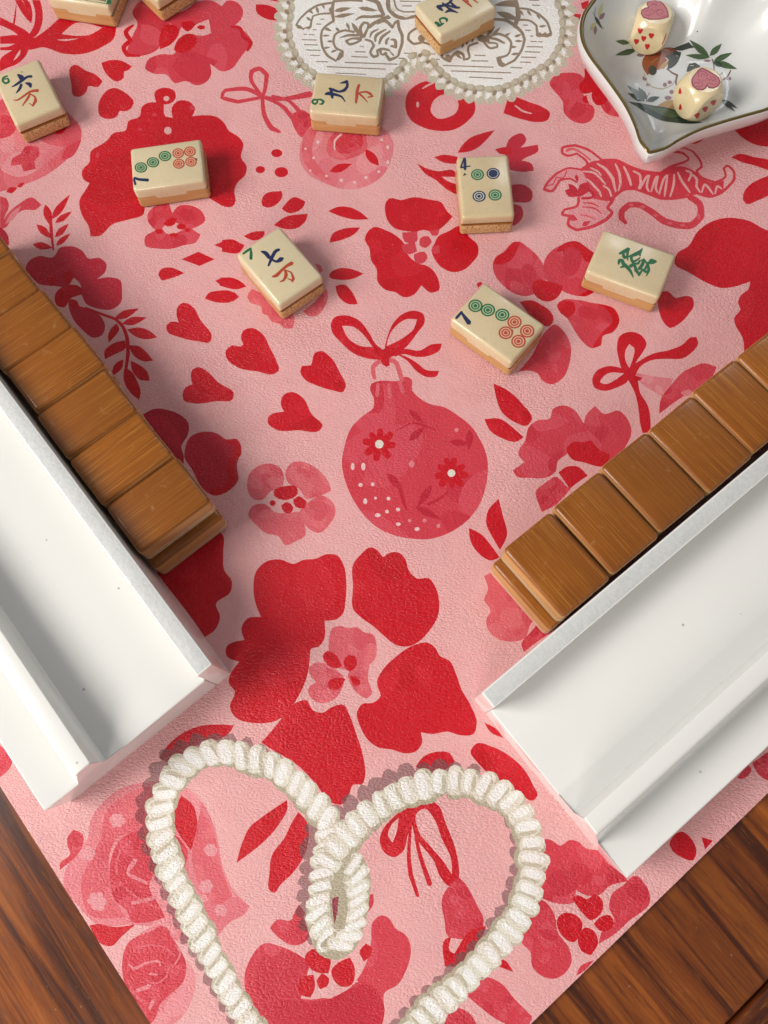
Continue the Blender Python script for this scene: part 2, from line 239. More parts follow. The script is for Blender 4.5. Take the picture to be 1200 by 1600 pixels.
# ink name -> (linear colour, opacity)
INK = {'G':((.745,.39,.385),1),'R':((.55,.004,.014),1),'M':((.60,.045,.068),1),'m':((.52,.018,.04),1),'L':((.66,.115,.14),1),
       'P':((.70,.21,.235),1),'p':((.72,.29,.31),1),'H':((.78,.52,.51),1),'w':((.72,.69,.59),1),'W':((.83,.83,.79),1),
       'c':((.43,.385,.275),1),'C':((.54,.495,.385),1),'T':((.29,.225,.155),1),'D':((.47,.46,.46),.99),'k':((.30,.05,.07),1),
       'b':((.48,.014,.034),1),'d':((.44,.012,.03),1),
       'M+':((.635,.068,.096),1),'M-':((.55,.030,.052),1),'L+':((.69,.145,.168),1),'L-':((.62,.085,.11),1),'P+':((.74,.27,.29),1),'P-':((.68,.17,.20),1),
       'R+':((.585,.010,.022),1),'R-':((.50,.003,.010),1)}
PRINT_SRC = """
A P R 52,165 70,110 78,0 128,0 152,60 148,108 125,90 100,0 78,0
A P R 70,0 100,0 125,50 150,70 145,108 110,70
A P R 150,0 188,0 200,60 195,120 172,165 140,185 125,175 155,130 165,60
X P R 48,62 62,54 78,42 94,28 140,34 182,42 178,60 160,73 130,84 100,84 68,74 40,76 36,66
X P G 96,53 118,36 160,43 141,54 120,56
X P G 88,62 105,61 124,60 100,64
A P R 0,80 60,110 130,150 160,180 120,215 60,190 0,130
A P G 0,118 50,140 90,168 60,172 0,160
A P R 0,170 110,175 130,215 60,235 0,235
A P G 0,205 70,205 40,218 0,222
A P R 100,215 140,210 125,255 80,300 30,320 0,335 0,280 50,240
A P G 62,285 85,245 97,232 92,258
A P R 335,310 350,303 400,330 450,350 481,380 460,408 412,405 405,430 370,455 345,450 335,400
A P R 475,295 510,283 570,285 619,312 600,330 582,335 580,365 550,382 510,360 485,325
A P R 500,425 530,412 580,430 627,485 615,508 585,522 560,520 550,545 510,558 470,545 460,500 475,455
A P M 620,60 640,20 700,-10 830,60 880,40 920,10 1000,5 1040,30 1060,5 1110,10 1140,50 1130,90 1100,120 1150,150 1180,200 1150,240 1120,280 1090,320 1040,335 1000,310 985,300 990,350 960,390 920,400 870,380 820,390 780,350 720,345 680,320 690,285 750,255 820,250 830,200 835,160 800,110 760,140 745,225 660,262 590,255 600,220 625,160 645,110
A P G 835,175 850,130 900,120 978,90 990,155 950,168 920,165 860,190 835,205
A S R 625,118,10 590,150,22 612,190,20 580,222,22 595,258,18 655,262,10
A S R 1085,125,12 1125,132,16 1140,172,18 1175,200,20 1160,238,10
A P R 755,150 770,120 810,115 840,140 820,190 790,215 750,230 745,190
A P R 850,105 900,100 918,115 880,148 855,130
A P R 820,212 870,160 915,165 925,190 890,235 850,250 815,235
A E R 943,128,19,10
A P R 725,430 760,412 820,430 822,465 790,488 768,490 775,545 810,552 805,505 830,475 900,485 915,510 900,545 950,540 1020,550 1050,575 1075,615 1110,635 1140,670 1130,740 1157,780 1150,820 1110,860 1098,900 1105,940 1090,968 1060,970 1000,940 930,900 680,965 675,1000 600,1030 530,1050 460,1108 425,1108 415,1060 385,1010 375,930 395,900 420,858 390,840 385,800 420,760 425,710 470,680 500,660 530,625 592,608 600,570 655,545 665,500 700,480 732,480
A E G 787,612,18,18
A E G 780,462,14,12
A E M 900,505,14,12
A E M 458,725,8,14
A E M 724,538,10,8
A E M 657,607,12,6
A P M 690,1010 720,970 790,950 808,1000 830,970 900,965 945,990 962,1035 930,1060 900,1072 940,1100 920,1135 860,1150 810,1165 740,1165 680,1150 680,1110 730,1080 700,1050
A P G 760,1070 790,1045 840,1050 860,1075 820,1095 780,1095
A P R 765,1050 800,1020 830,1025 820,1050 785,1062
A E R 850,1062,22,14
A E R 745,1085,20,12
A E R 815,1102,22,10
A E R 880,1078,14,10
A S R 250,1172,8 240,1080,16 238,1010,12
A F R 240,1030 328,912 36
A F R 212,958 238,1060 40
A F R 258,1045 338,990 30
A F R 172,1052 245,1120 36
A F R 258,1112 322,1048 32
A F R 153,1145 248,1162 36
A F R 262,1152 330,1093 28
A P L 0,470 100,440 200,470 330,540 382,610 365,690 300,760 200,830 100,870 0,900
A P P 20,560 90,600 160,640 240,680 300,690 200,780 90,830 10,800
A P M 0,540 50,545 80,590 50,635 0,650
A P M 60,740 95,722 120,685 180,690 185,730 160,755 170,790 110,805 100,770 50,778
A F M 288,750 382,655 50
A F R 255,628 322,588 34
A P M 0,920 30,930 42,965 20,1020 10,1075 0,1080
A P M 0,1072 30,1010 90,955 150,925 195,960 170,982 110,985 60,1020 20,1070
A P P 22,1052 60,990 100,965 60,1030
A F R 30,900 82,880 30
A F R 82,878 116,855 20
A P d 0,1085 30,1120 40,1150 0,1170
A P m 260,1200 275,1165 330,1155 380,1175 405,1200
B P R 0,20 60,25 112,60 107,96 60,92 0,52
B P R -30,-40 60,-40 112,10 60,0 -30,-10
X S M 410,151,6 385,139,7 352,141,5 347,152,6 372,159,6 410,152,5
X S M 410,151,5 393,127,6 393,112,7 405,107,7 417,117,7 414,140,6 410,151,5
X S M 410,151,5 440,155,6 485,147,10
X S M 410,155,6 413,180,7 424,200,8 437,206,5
X S M 412,152,5 440,165,6 462,190,9
X S M 425,150,4 452,158,5 474,182,8
X P M 452,180 472,172 492,190 487,218 470,214 458,196
X P P 478,205 470,225 470,255 485,275 505,285 540,296 575,290 600,272 612,247 615,225 605,205 590,195 560,188 500,188
X P L 478,205 472,225 474,250 490,272 520,284 500,262 488,240 492,215 500,195
X P L 515,215 530,203 570,203 572,235 555,245 530,250 512,240
X P M 522,222 536,208 566,206 566,228 545,240 528,238
X S H 523,234,2 523,220,3 533,210,3
X F R 515,268 550,256 13
X P R 571,233 582,238 591,250 592,259 578,253 571,242
X P R 562,205 573,207 572,214
B E H 290,665,8,8
B E H 232,697,6,6
B E H 618,690,7,9
B E H 270,740,6,6
B E H 255,800,5,6
B E H 400,845,8,8
B E H 462,855,6,6
B E H 515,832,8,7
B E H 575,805,7,6
B E H 618,760,7,9
B E H 588,655,7,6
B E H 330,825,6,6
B E R 97,718,26,19
B E R 20,795,22,17
B E R 119,807,32,24
B P R 25,945 40,912 120,895 125,915 100,955 50,973 30,965
B P R 120,978 180,923 232,945 225,965 150,998
B P R 84,1055 130,1020 242,1002 235,1032 190,1070 130,1072
B P R 338,990 380,970 440,972 490,995 528,1027 470,1030 400,1015
B P R 345,1138 355,1100 410,1072 488,1066 470,1090 410,1122
B P R 745,402 820,378 880,392 900,430 960,462 1020,470 1027,520 990,570 920,610 850,613 780,596 720,556 700,500 715,430
B P G 830,475 870,445 930,450 950,490 940,525 900,550 850,555 820,525
B E G 758,490,7,14
B S G 780,415,5 805,400,9 838,385,7
B F R 945,716 1120,610 58
B P R 650,400 672,385 672,415 658,425
B P R 835,738 870,726 945,735 945,768 880,762
B P R 755,765 800,790 850,802 930,802 945,830 870,828 900,850 945,870 948,915 900,892 840,842 790,812
C P m 0,640 50,626 68,655 40,692 120,678 125,700 60,742 45,752 95,770 102,800 60,806 -40,790
C P R -80,700 -20,690 0,700 0,720 -60,720
C P m -20,868 60,868 96,900 90,940 20,948 -20,942
C P m -20,955 45,970 52,1012 15,1055 -20,1060
C P R -15,445 20,455 80,478 140,500 178,530 170,560 110,572 50,560 0,545 -40,530
C S G 15,495,6 50,520,9 92,532,5
E P R 760,45 775,30 830,38 880,25 960,35 1020,50 1045,90 1072,115 1040,150 1010,175 960,185 905,188 850,183 800,170 765,130 755,90
E P R 663,205 700,165 760,180 820,215 850,250 860,290 905,332 960,350 1005,410 1008,460 970,472 925,437 890,482 840,493 805,470 760,460 720,420 715,360 690,320 680,260 660,225
E P R 1000,212 1050,185 1110,158 1150,210 1190,250 1192,290 1165,330 1130,362 1080,376 1010,345 985,310 972,270 988,240
E P G 890,192 935,178 980,195 1000,215 975,250 960,300 935,320 905,290 900,240
E P M 835,190 905,185 905,230 870,242 845,232
E P M 832,248 895,235 905,278 870,292 840,280
E P M 890,292 940,280 955,308 925,337 895,325
E P M 918,218 958,207 975,235 945,263 915,247
E P M 975,255 1008,248 1012,285 978,292
E P M 960,180 1010,176 1000,205 975,205
E P R -10,225 40,222 95,252 75,282 -10,280
E P R 93,207 130,188 190,183 190,200 140,228
D K R 1003,98 1075,71 1145,97 1140,110 1095,136
D K R 851,165 930,130 1006,165 935,197
D P R 742,240 755,212 785,203 865,230 800,255 755,262
D P R 1008,265 1050,252 1110,262 1152,295 1110,302 1040,290
D P R 960,350 975,325 1020,313 1090,318 1118,345 1090,363 1020,368
D P R 1145,60 1200,38 1200,76 1170,72
E P R -20,402 40,402 80,420 105,442 70,455 -20,440
E P R -20,465 50,472 70,490 40,512 -20,516
E P L 108,490 130,455 300,540 330,590 320,637 280,637 262,617 225,610 205,580 180,570 175,540 120,515
E P L 370,560 440,500 480,450 488,490 470,540 440,578 400,582
E P L 425,335 455,345 463,370 450,380
E P R 494,385 530,360 600,362 655,383 600,408 530,410 494,400
E P R 523,440 560,433 605,475 627,525 590,527 545,500 528,470
E P R 80,690 90,650 130,637 180,665 215,730 245,790 256,840 235,853 160,842 60,820 10,775 8,745 40,718 82,724 90,712
E P R 412,800 425,755 455,745 500,775 545,850 571,915 560,936 510,930 430,905 380,880 357,840 365,815 408,812
E P R 267,1000 280,950 315,937 370,965 410,1040 461,1102 450,1116 350,1117 240,1112 205,1082 210,1050 240,1035 282,1030
D P R 828,430 835,385 860,368 900,385 940,450 992,535 985,553 930,550 840,530 785,505 780,475 800,458 838,461
D P R 895,720 900,685 930,670 970,690 1020,740 1097,802 1090,822 1020,830 900,840 860,827 855,800 870,765 902,752
I P M 685,-120 690,-150 720,-163 830,-170 850,-185 880,-170 882,-120 910,-90 960,-58 1030,-42 1100,0 1160,50 1200,110 1230,180 1237,260 1225,340 1195,420 1140,490 1050,550 960,577 880,575 800,560 730,530 670,480 610,400 570,310 553,230 565,140 600,50 650,0 700,-40 700,-90
I S L 705,-175,18 700,-230,22 740,-262,22 800,-255,22 825,-200,22 835,-165,20
I S L 722,-150,16 718,-95,18
I S L 772,-150,14 778,-90,20
I S L 822,-160,16 838,-112,20
V S b 445,520,6 560,458,12 660,470,18 750,510,8
V F b 542,350 662,460 52
V F b 545,592 668,485 62
V F b 372,845 495,985 64
V S b 470,940,30 500,1060,28 525,1135,18
V F b 722,938 612,1115 62
V F b 590,1105 800,1210 60
V S b 690,1090,20 780,1050,22 855,985,8
V F b 858,600 1030,620 56
V F b 1020,505 1015,665 60
V S b 140,700,3 260,860,4 330,960,3
I B R 728,132,78,8,20
I B R 1065,267,80,9,60
I E w 728,132,20,20
I E w 1066,268,18,18
I E H 603,237,9,17
I E H 653,237,10,18
I E H 640,323,10,9
I E H 697,320,9,9
I E H 662,400,10,14
I E H 710,385,7,7
I E H 771,387,9,9
I E H 721,465,14,9
I E H 764,448,9,9
I E H 816,438,10,9
I E H 817,507,12,8
I E H 905,530,12,9
I E P 940,490,10,9
I E P 880,225,14,14
I E P 1005,515,9,10
I E P 1090,65,10,10
I E P 870,490,9,8
I E P 880,225,6,20
E P R 500,625 515,590 570,578 630,600 680,660 710,712 745,745 735,787 680,782 600,752 545,702 505,652
E P G 553,628 600,630 650,665 697,727 640,722 580,682
E P R 752,745 765,680 790,620 840,570 890,556 935,573 941,610 910,655 850,730 820,752 750,772
E P G 762,722 775,672 815,620 860,595 905,598 890,640 845,680 800,706
E P R 790,745 850,735 920,743 970,715 1021,710 1015,735 960,768 900,773 840,760 800,772
E P R 800,755 850,770 900,798 950,835 1008,838 1000,861 950,867 900,838 860,792
E P R 725,742 800,735 820,760 772,785 778,812 760,820 742,808 735,785
F P M 270,490 280,460 320,430 360,390 390,382 430,405 480,450 510,500 520,550 505,590 470,625 420,638 360,620 310,580 280,540
F P R 272,485 285,455 330,430 365,385 400,382 385,420 368,455 330,485 280,488
F P M 513,470 540,430 600,395 660,382 710,410 745,450 745,600 740,620 680,638 620,625 560,590 520,560
F P R 560,430 600,393 660,380 720,418 760,445 735,482 700,472 680,432 640,405 600,427
F P R 670,636 740,600 745,620 700,640
F P R 453,592 470,567 530,568 599,592 590,620 555,657 520,664 480,647 460,620
F P M 570,680 600,655 660,655 740,670 820,690 855,720 861,760 830,800 790,820 770,840 776,870 730,882 690,850 660,810 630,760 600,720 575,700
F P R 760,672 840,698 864,750 832,808 786,825 776,870 735,882 760,838 800,790 832,760 820,722
F P R 572,680 600,660 650,668 657,705 625,742 588,718
F P M 390,992 450,920 520,800 560,770 600,800 635,870 630,950 600,1020 540,1052 500,1032 480,1000 440,987
F P R 395,665 450,657 500,680 540,710 556,750 535,780 480,760
F P R 195,580 212,570 222,580 200,600
C P M 175,385 210,350 270,340 310,345 345,375 330,430 350,470 387,512 375,560 330,580 290,570 245,530 235,470 210,440
C P M 400,450 450,460 505,520 500,550 440,530 410,480
C P R 312,402 340,365 343,318 360,310 400,370 425,400 380,430 330,437
C P R 375,432 400,405 440,440 440,480 395,492 375,462
C E R 348,465,18,18
C P G 350,450 372,440 380,480 400,500 365,490
C P R 265,60 328,68 328,118 280,112
C P R 322,15 360,0 350,42 330,42
C E R 288,45,17,10
C P L 320,170 345,180 345,245 325,230
C P R 1030,595 1100,555 1230,480 1230,690 1140,678 1080,645
C P R 1028,737 1060,722 1130,735 1220,765 1220,805 1140,777 1070,757
C P R 1083,915 1110,870 1160,840 1220,818 1220,900 1150,940 1098,956 1083,938
C F R 825,668 905,648 30
X P R 1054,412 1075,425 1107,443 1127,450 1147,448 1172,440 1170,451 1158,461 1153,473 1157,483 1147,497 1150,510 1160,527 1163,555 1250,520 1250,350 1200,360 1170,345 1130,341 1110,347 1090,362 1075,385 1058,396
G P R 683,205 690,175 730,165 768,197 810,187 845,195 853,230 830,270 780,320 740,338 710,310 690,260
G P P 575,545 640,560 755,575 740,620 705,662 640,620 600,590
G P M 690,740 695,680 750,600 800,545 860,515 890,503 960,520 920,600 800,660
G P P 790,640 830,625 850,640 810,660
G P R 500,480 492,420 505,375 560,355 610,375 631,410 610,455 580,500 567,548 530,548
G P G 533,440 550,413 573,430 570,470 550,525 532,490
G P R 548,550 500,522 440,518 390,545 376,580 385,615 430,632 490,617 545,582
G P G 418,578 450,550 525,550 490,577 430,600 412,592
G P R 550,530 600,490 660,458 740,440 800,415 840,380 865,380 873,405 840,455 800,480 730,482 650,490 600,520 578,560 612,572 600,584 550,585
G P R 535,565 575,640 592,710 600,780 612,830 642,825 649,770 636,700 600,640 580,570
G P M 30,915 60,870 80,800 120,770 180,760 190,720 240,700 290,720 337,785 345,750 390,702 430,740 500,725 545,770 560,830 540,880 440,980 350,960 300,950 262,925 240,940 215,960 205,1010 170,1035 80,1040 20,1032 3,1005 60,965 30,935
G P R 257,900 280,875 340,872 370,865 400,900 460,930 440,980 330,966 280,952
G P R 218,1015 250,990 310,988 355,1030 310,1060 270,1092 235,1040
G P M 110,1110 160,1060 210,1035 230,1050 250,1075 275,1092 200,1170 140,1200 120,1150
X P R 771,599 795,611 815,630 831,656 824,665 805,660 785,645 775,620
X P R 757,655 780,654 800,667 818,683 808,690 785,685 765,672
J P R 143,280 150,235 190,190 205,250 221,330 195,382 170,340
J P R 78,300 120,320 165,370 193,410 165,422 110,390 85,350
J P L 135,480 180,460 300,620 330,640 310,660 290,712 240,726 180,712 150,682 143,645 160,610 135,570 150,530
J P M 275,740 310,690 340,655 390,690 330,730 285,765
J P R 328,650 360,660 352,678
I P L 108,320 120,270 170,230 230,225 270,250 282,290 270,335 220,352 180,392 140,392 115,360
I P L 290,255 320,218 400,225 450,260 490,310 503,350 470,367 430,380 390,390 350,340 300,312
I P L 350,470 400,400 460,373 510,405 523,450 500,500 440,549 400,530 370,495
I P L 113,460 130,425 190,412 240,450 300,455 355,450 378,510 381,560 340,585 290,606 250,560 210,555 150,510
I P R 232,355 290,328 340,332 346,362 310,390 260,390 235,375
I P R 325,390 350,375 389,402 375,432 335,425
I P R 268,420 295,402 325,430 310,457 280,450
I E R 228,408,14,14
X P R 396,917 400,893 417,877 437,874 460,881 473,875 493,873 510,866 527,868 537,883 541,907 540,937 535,960 527,967 507,970 506,1000 497,1011 487,1013 484,1030 483,1040 479,1059 470,1081 459,1100 436,1124 391,1129 369,1122 359,1104 367,1081 357,1066 361,1051 374,1034 354,1025 354,1010 369,1002 382,1000 377,982 387,966 408,964 400,945
I P R 608,690 640,650 690,615 720,630 745,662 780,640 820,640 850,670 865,720 905,762 960,760 990,800 1008,860 1005,930 960,1010 910,1060 860,1081 810,1075 760,1040 700,985 650,950 608,910 605,800
L P R 637,310 660,260 720,200 790,155 850,145 880,165 900,200 940,220 965,270 990,340 1030,410 1053,480 1040,525 990,531 930,515 870,525 820,518 826,560 800,597 760,606 700,590 640,580 600,550 570,500 555,430 575,400 620,395 653,365 640,330
L P R 155,560 200,510 240,460 290,400 345,385 370,425 410,437 450,412 500,404 520,440 550,520 580,620 589,690 575,735 540,735 520,780 490,819 450,812 380,730 300,650 200,590
L P L 438,130 450,85 490,75 520,85 555,78 580,100 620,110 636,160 630,210 600,240 560,252 520,262 480,250 440,190
L P L 353,250 380,228 420,230 470,260 500,290 490,340 460,380 400,396 360,372 353,330 385,310 360,280
L P L 515,280 560,240 605,235 600,300 615,360 592,377 560,360 530,320
L P G 498,255 510,258 512,300 530,350 505,300
L P R 411,200 430,178 460,190 492,240 480,250 430,235
L P R 497,225 520,195 545,200 553,240 525,266 503,250
L P R 433,310 470,290 506,295 480,337 440,337
L P R 525,283 550,285 571,315 545,325 528,300
K P R 745,550 790,490 850,440 930,405 1020,396 1096,400 1080,430 1030,465 960,480 850,540 780,572
X P R 735,1175 744,1162 770,1167 800,1184 817,1200 833,1227 840,1243 833,1251 815,1243 790,1225 760,1206 745,1190
L P R 1085,478 1130,500 1165,542 1110,517
L P R 798,662 830,620 880,600 940,605 962,640 930,668 850,685
L P R 210,720 300,700 350,870 300,830 250,760
L P R 52,1062 75,980 110,910 160,870 262,800 265,830 230,900 170,970 110,1020
L P R 195,1182 190,1100 200,1030 250,960 290,880 310,850 345,890 353,960 330,1040 290,1100 230,1160 210,1188
N P R 430,330 450,280 500,225 565,170 582,240 560,320 540,390 500,418 450,395
N P G 470,320 490,260 518,235 512,290 490,350
N P R 560,170 640,145 700,170 740,260 790,400 802,490 792,552 760,557 720,520 680,430 640,380 600,330 578,250
N P G 605,210 640,190 680,230 720,330 765,430 768,500 730,440 670,370 615,300
N S R 578,240,10 566,400,18 575,500,22 608,600,16
N S R 598,320,14 622,420,20 665,545,24
N P M 725,600 750,560 800,512 830,540 860,590 890,650 917,710 905,770 830,802 790,800 750,790 735,720
N P R 735,930 740,800 765,790 760,860 780,870 860,760 930,740 890,830 800,930
N P R 960,920 1010,898 1057,957
N P M 820,1050 860,1010 920,980 1000,1010 1060,1080 1145,1165 1110,1210 1000,1190 900,1120
N P M 720,1230 770,1110 850,1150 900,1230
O P M 125,500 150,483 190,490 225,515 270,487 310,495 345,525 420,540 520,650 545,680 455,705 410,745 350,748 300,722 290,780 240,788 190,780 115,738 130,620
O P M 455,800 470,740 520,700 580,655 622,690 648,775 545,870 480,930 405,975 430,900 478,870
O P M 110,755 160,780 200,840 215,920 270,1000 279,1060 250,1110 200,1138 140,1125 95,1080 85,1010 45,970 38,920 80,860
O P R 283,760 310,745 350,765 390,742 420,765 427,810 400,850 370,864 330,830 300,790
O P R 210,862 240,830 290,835 328,870 320,930 290,967 240,942 215,902
O P R 383,880 420,845 460,840 477,880 450,912 410,912
O P R 308,952 345,897 380,910 404,970 370,1028 330,1012
O P M 300,1125 320,1080 385,1050 340,1100
O P R 738,510 800,448 820,460 862,560 852,580 790,566 750,535
O K R 888,474 942,490 905,532
O P M 1055,195 1105,135 1122,150 1100,192 1070,202
O P M 1125,128 1220,60 1220,220 1160,185
O P M -10,1225 95,1325 60,1380 -40,1380
X P M 383,1520 390,1500 417,1473 433,1477 467,1492 490,1510 495,1545 490,1556 520,1560 550,1540 572,1505 580,1470 583,1440 597,1430 610,1437 617,1450 633,1460 642,1480 640,1500 633,1520 623,1537 600,1553 600,1573 590,1625 430,1625 405,1595 388,1560 382,1540
X P m 430,1560 500,1565 580,1540 600,1570 590,1625 430,1625
M P M 965,750 1000,710 1060,715 1100,650 1130,720 1145,800 1090,832 1000,790
N P G 110,1085 60,1080 100,930 200,940 330,1000 250,1045 150,1080
N P R 80,880 110,850 200,900 190,962 150,962 100,935
N P R 203,950 240,910 290,888 311,930 290,1022 250,1025 210,985
N P R 48,1020 80,975 120,970 127,1030 105,1077 60,1062
N P R 133,1000 160,962 192,985 185,1022 150,1037
N P R 335,860 365,823 392,840 385,882 355,907
N P M 20,700 50,640 80,680 60,720
N P M 370,600 400,590 400,640 370,680
M P P 110,330 130,230 180,165 250,105 400,65 540,75 640,150 710,290 750,480 800,580 872,650 850,682 780,722 700,805 560,830 470,760 330,735 160,735 60,640 0,560 0,500
M P L 170,330 200,200 300,120 420,90 500,200 480,400 350,320 260,320 215,400 215,520 240,620 290,700 120,690 80,560
M P L 600,420 640,200 700,300 740,480 790,600 720,640 640,560
M P M 222,420 270,330 350,298 420,330 450,420 400,560 450,650 475,700 400,722 320,722 290,665 240,622 215,520
M P M 503,308 560,340 580,420 560,475 530,440 540,520 580,540 560,560
M S P 330,430,14 300,490,16 345,520,18 390,540,14
M S P 320,632,16 400,615,18 430,600,12
M S P 540,320,8 580,380,8 590,450,6
M H H 250,245,42
M H H 110,402,42
M H H 155,625,52
M H H 690,385,36
M H H 665,555,38
M H H 735,668,34
M H P 545,180,30
M P R 508,235 550,130 600,168 624,240 612,330 596,387 560,340 525,285
M P M 15,330 45,288 88,310 92,350 60,410 -20,478 -20,450 30,400 18,370
M P R 118,738 160,731 230,745 335,733 270,790 220,836 180,828
M P P 560,880 618,980 600,1085 540,1180 480,1215 420,1215 300,1080 280,900 330,800 470,740 530,820
M P M 275,890 300,820 380,775 470,760 530,830 572,920 560,1000 500,1060 450,1110 430,1170 400,1205 330,1090 280,990
M S L 250,500,10 245,440,12 270,380,10 310,345,8
M S L 290,560,10 330,600,12 400,640,10 450,660,6
M S L 370,350,8 400,400,10 405,460,8
M S P 300,480,14 325,450,18 340,430,8
M P M 410,770 450,740 480,750 500,775
M S P 305,920,8 330,940,14 380,915,10 440,905,12 452,925,6
M S P 340,1045,16 400,1022,22
M S P 400,965,8 435,968,12
M S P 520,830,5 545,870,8 520,920,6
M S L 300,1000,8 330,1060,12 380,1100,10 430,1110,6
M S L 330,850,8 400,830,10 470,840,8 520,880,6
M S L 380,990,8 430,1010,10 480,980,8 495,930,6
M S P 400,1130,12 420,1090,18
K P M -20,480 25,515 57,575 30,620 -20,655
D P d 670,893 720,867 780,870 840,892 882,930 882,985 850,1045 862,1090 860,1130 780,1060
D P m 690,905 760,900 820,950 850,1030 840,1060 760,1000
H P m 868,150 890,100 950,74 1020,83 1060,110 1110,108 1132,150 1110,230 1117,300 1070,352 1000,373 960,350 900,250 864,190
H S R 1058,125,14 1105,125,30 1115,175,34 1078,235,30 1092,295,34 1050,345,34 990,355,26
H P R 735,735 880,600 960,590 985,560 1010,538 1042,555 1046,640 1052,725 1087,775 1080,825 1012,882 1031,940 1010,1000 960,1037 900,950 800,820
D P d -40,0 10,20 40,60 42,100 0,90
D P m 120,220 130,180 180,150 250,155 280,115 340,105 390,130 410,160 470,160 500,190 490,230 455,257 520,250 565,265 572,310 565,370 530,398 460,397 400,370 385,340 375,280 345,250 320,290 250,290 180,280 140,240
D P m 318,355 360,380 420,400 470,430 493,480 480,520 440,534 390,500 340,440 325,400
D P R 297,235 330,213 357,240 320,282 300,268
D P R 215,255 260,243 267,280 235,292
D P R 258,330 300,290 380,300 387,330 330,350 300,392 265,380
D P R 318,352 360,358 372,390 340,400
D S R 400,392,8 470,420,12 540,445,14 575,480,16 595,530,18 600,600,18 590,680,14
D F R 535,445 652,396 38
D F R 572,468 688,438 38
D P R 595,495 640,485 700,500 737,530 700,540 630,525
D P R 548,465 560,490 535,530 510,556 505,530 520,490
D P R 585,545 590,580 540,610 492,634 488,600 530,560
D P R 602,568 650,572 690,605 718,640 680,645 625,615
D P R 578,635 575,670 530,712 525,690 545,650
D P R 612,640 660,665 692,695 702,735 660,732 620,690
D P R 585,670 615,690 645,740 660,790 652,824 620,800 590,760 578,710
T P p 380,160 460,160 530,190 640,225 720,230 790,190 870,170 930,225 1040,290 1060,310 1080,340 1010,360 900,345 800,370 720,370 640,340 570,318 500,325 440,370 420,440 330,540 230,555 190,520 170,460 230,420 240,370 230,280 180,255 130,265 90,330 40,325 60,280 110,230 180,200 260,205 290,180 
T P M 262,208 310,162 380,152 460,154 530,188 620,220 720,230 780,194 860,190 930,225 962,256 1040,286 1092,268 1080,342 1010,364 930,346 890,352 800,374 720,374 640,346 570,322 500,330 445,372 400,376 330,366 296,320 286,260
T S G 350,172,8 400,205,14 440,258,16 458,335,9
T S G 455,172,8 478,225,13 486,285,12 474,330,7
T S G 505,188,9 530,240,13 548,298,11
T S G 560,215,8 598,238,12 604,285,12 592,318,8
T S G 600,318,8 632,258,12 650,240,9
T S G 655,240,8 640,300,12 652,334,8
T S G 665,335,8 690,262,12 704,245,9
T S G 706,246,8 692,312,11 704,340,8
T S G 712,350,8 736,268,11 758,238,9
T S G 762,238,8 752,300,12 744,362,8
T S G 800,235,8 797,295,12 776,366,8
T S G 822,222,9 842,268,12 872,312,12 892,340,7
T S G 868,212,8 900,228,12 884,272,9
T S G 905,236,9 932,262,12 930,305,11 952,338,8
T S G 962,340,7 978,295,11 1002,312,11 1028,350,7
T S G 1040,350,7 1052,305,11 1078,318,8
T S G 268,216,8 330,225,11 372,262,11 398,292,8
T S G 290,262,8 322,292,12 362,335,11 374,366,7
T S G 385,300,8 418,325,11 432,364,9
T S G 310,196,7 350,215,9 372,240,7
T S M 380,152,10 300,92,12 220,64,13 150,76,14 145,110,14 180,125,12 230,112,10 285,155,12 292,182,14 255,205,10
T S L 170,95,16 210,85,12 260,110,9 310,150,8
T S M 262,208,10 180,198,10 110,230,12 60,280,13 38,322,14 88,330,13 130,268,12 190,260,10 230,282,9
T S M 365,152,12 460,152,14 530,185,14 620,215,12 720,228,14 780,190,14 860,162,12 885,142,10 850,108,12 800,100,14
T S M 790,90,14 850,78,8 910,100,10 950,150,11 962,190,11 930,215,12
T S M 930,215,12 962,252,11 1040,282,12 1100,250,11 1090,200,12 1115,184,12 1150,215,12 1148,270,14 1080,340,14 1010,365,12 930,345,11 890,355,10
T S M 430,385,14 500,325,14 570,320,12 640,345,12 720,375,14 800,375,14 890,362,12
T S M 890,365,30 950,410,32 957,480,34 900,532,34 820,532,34 740,507,34 680,462,32 600,415,28 535,413,28 495,450,30 492,490,30 518,520,16
T E L 550,413,16,9
T E L 615,425,18,9
T E L 690,475,14,8
T E L 775,520,16,8
T E L 850,532,16,8
T E L 945,480,8,16
T F m 160,328 242,362 38
T F m 178,290 248,352 26
T F m 298,282 235,365 50
T F m 225,235 235,280 16
T S M 60,300,6 90,290,5 110,250,6 150,255,5 170,215,6
T S m 248,362,10 290,325,14 325,345,14 318,370,12 260,374,12
T S M 240,370,14 230,420,13 160,440,12 145,468,14 190,478,12 180,530,16 230,560,14 320,540,16 400,500,18 435,460,16 408,430,12 440,380,20 400,380,18 330,370,12
T F M 180,478 235,502 28
T F M 260,535 310,508 22
T S M 270,400,5 320,405,8 360,425,4
T S M 260,425,4 330,432,8 375,465,4
T S L 250,470,6 300,480,8 340,500,5
"""
DOILY_SRC = """
X P W 440,-30 438,30 440,60 447,83 460,103 478,118 500,132 560,142 610,134 640,118 655,106 668,112 690,132 715,144 770,145 815,138 850,122 872,98 885,65 887,30 882,-30
"""
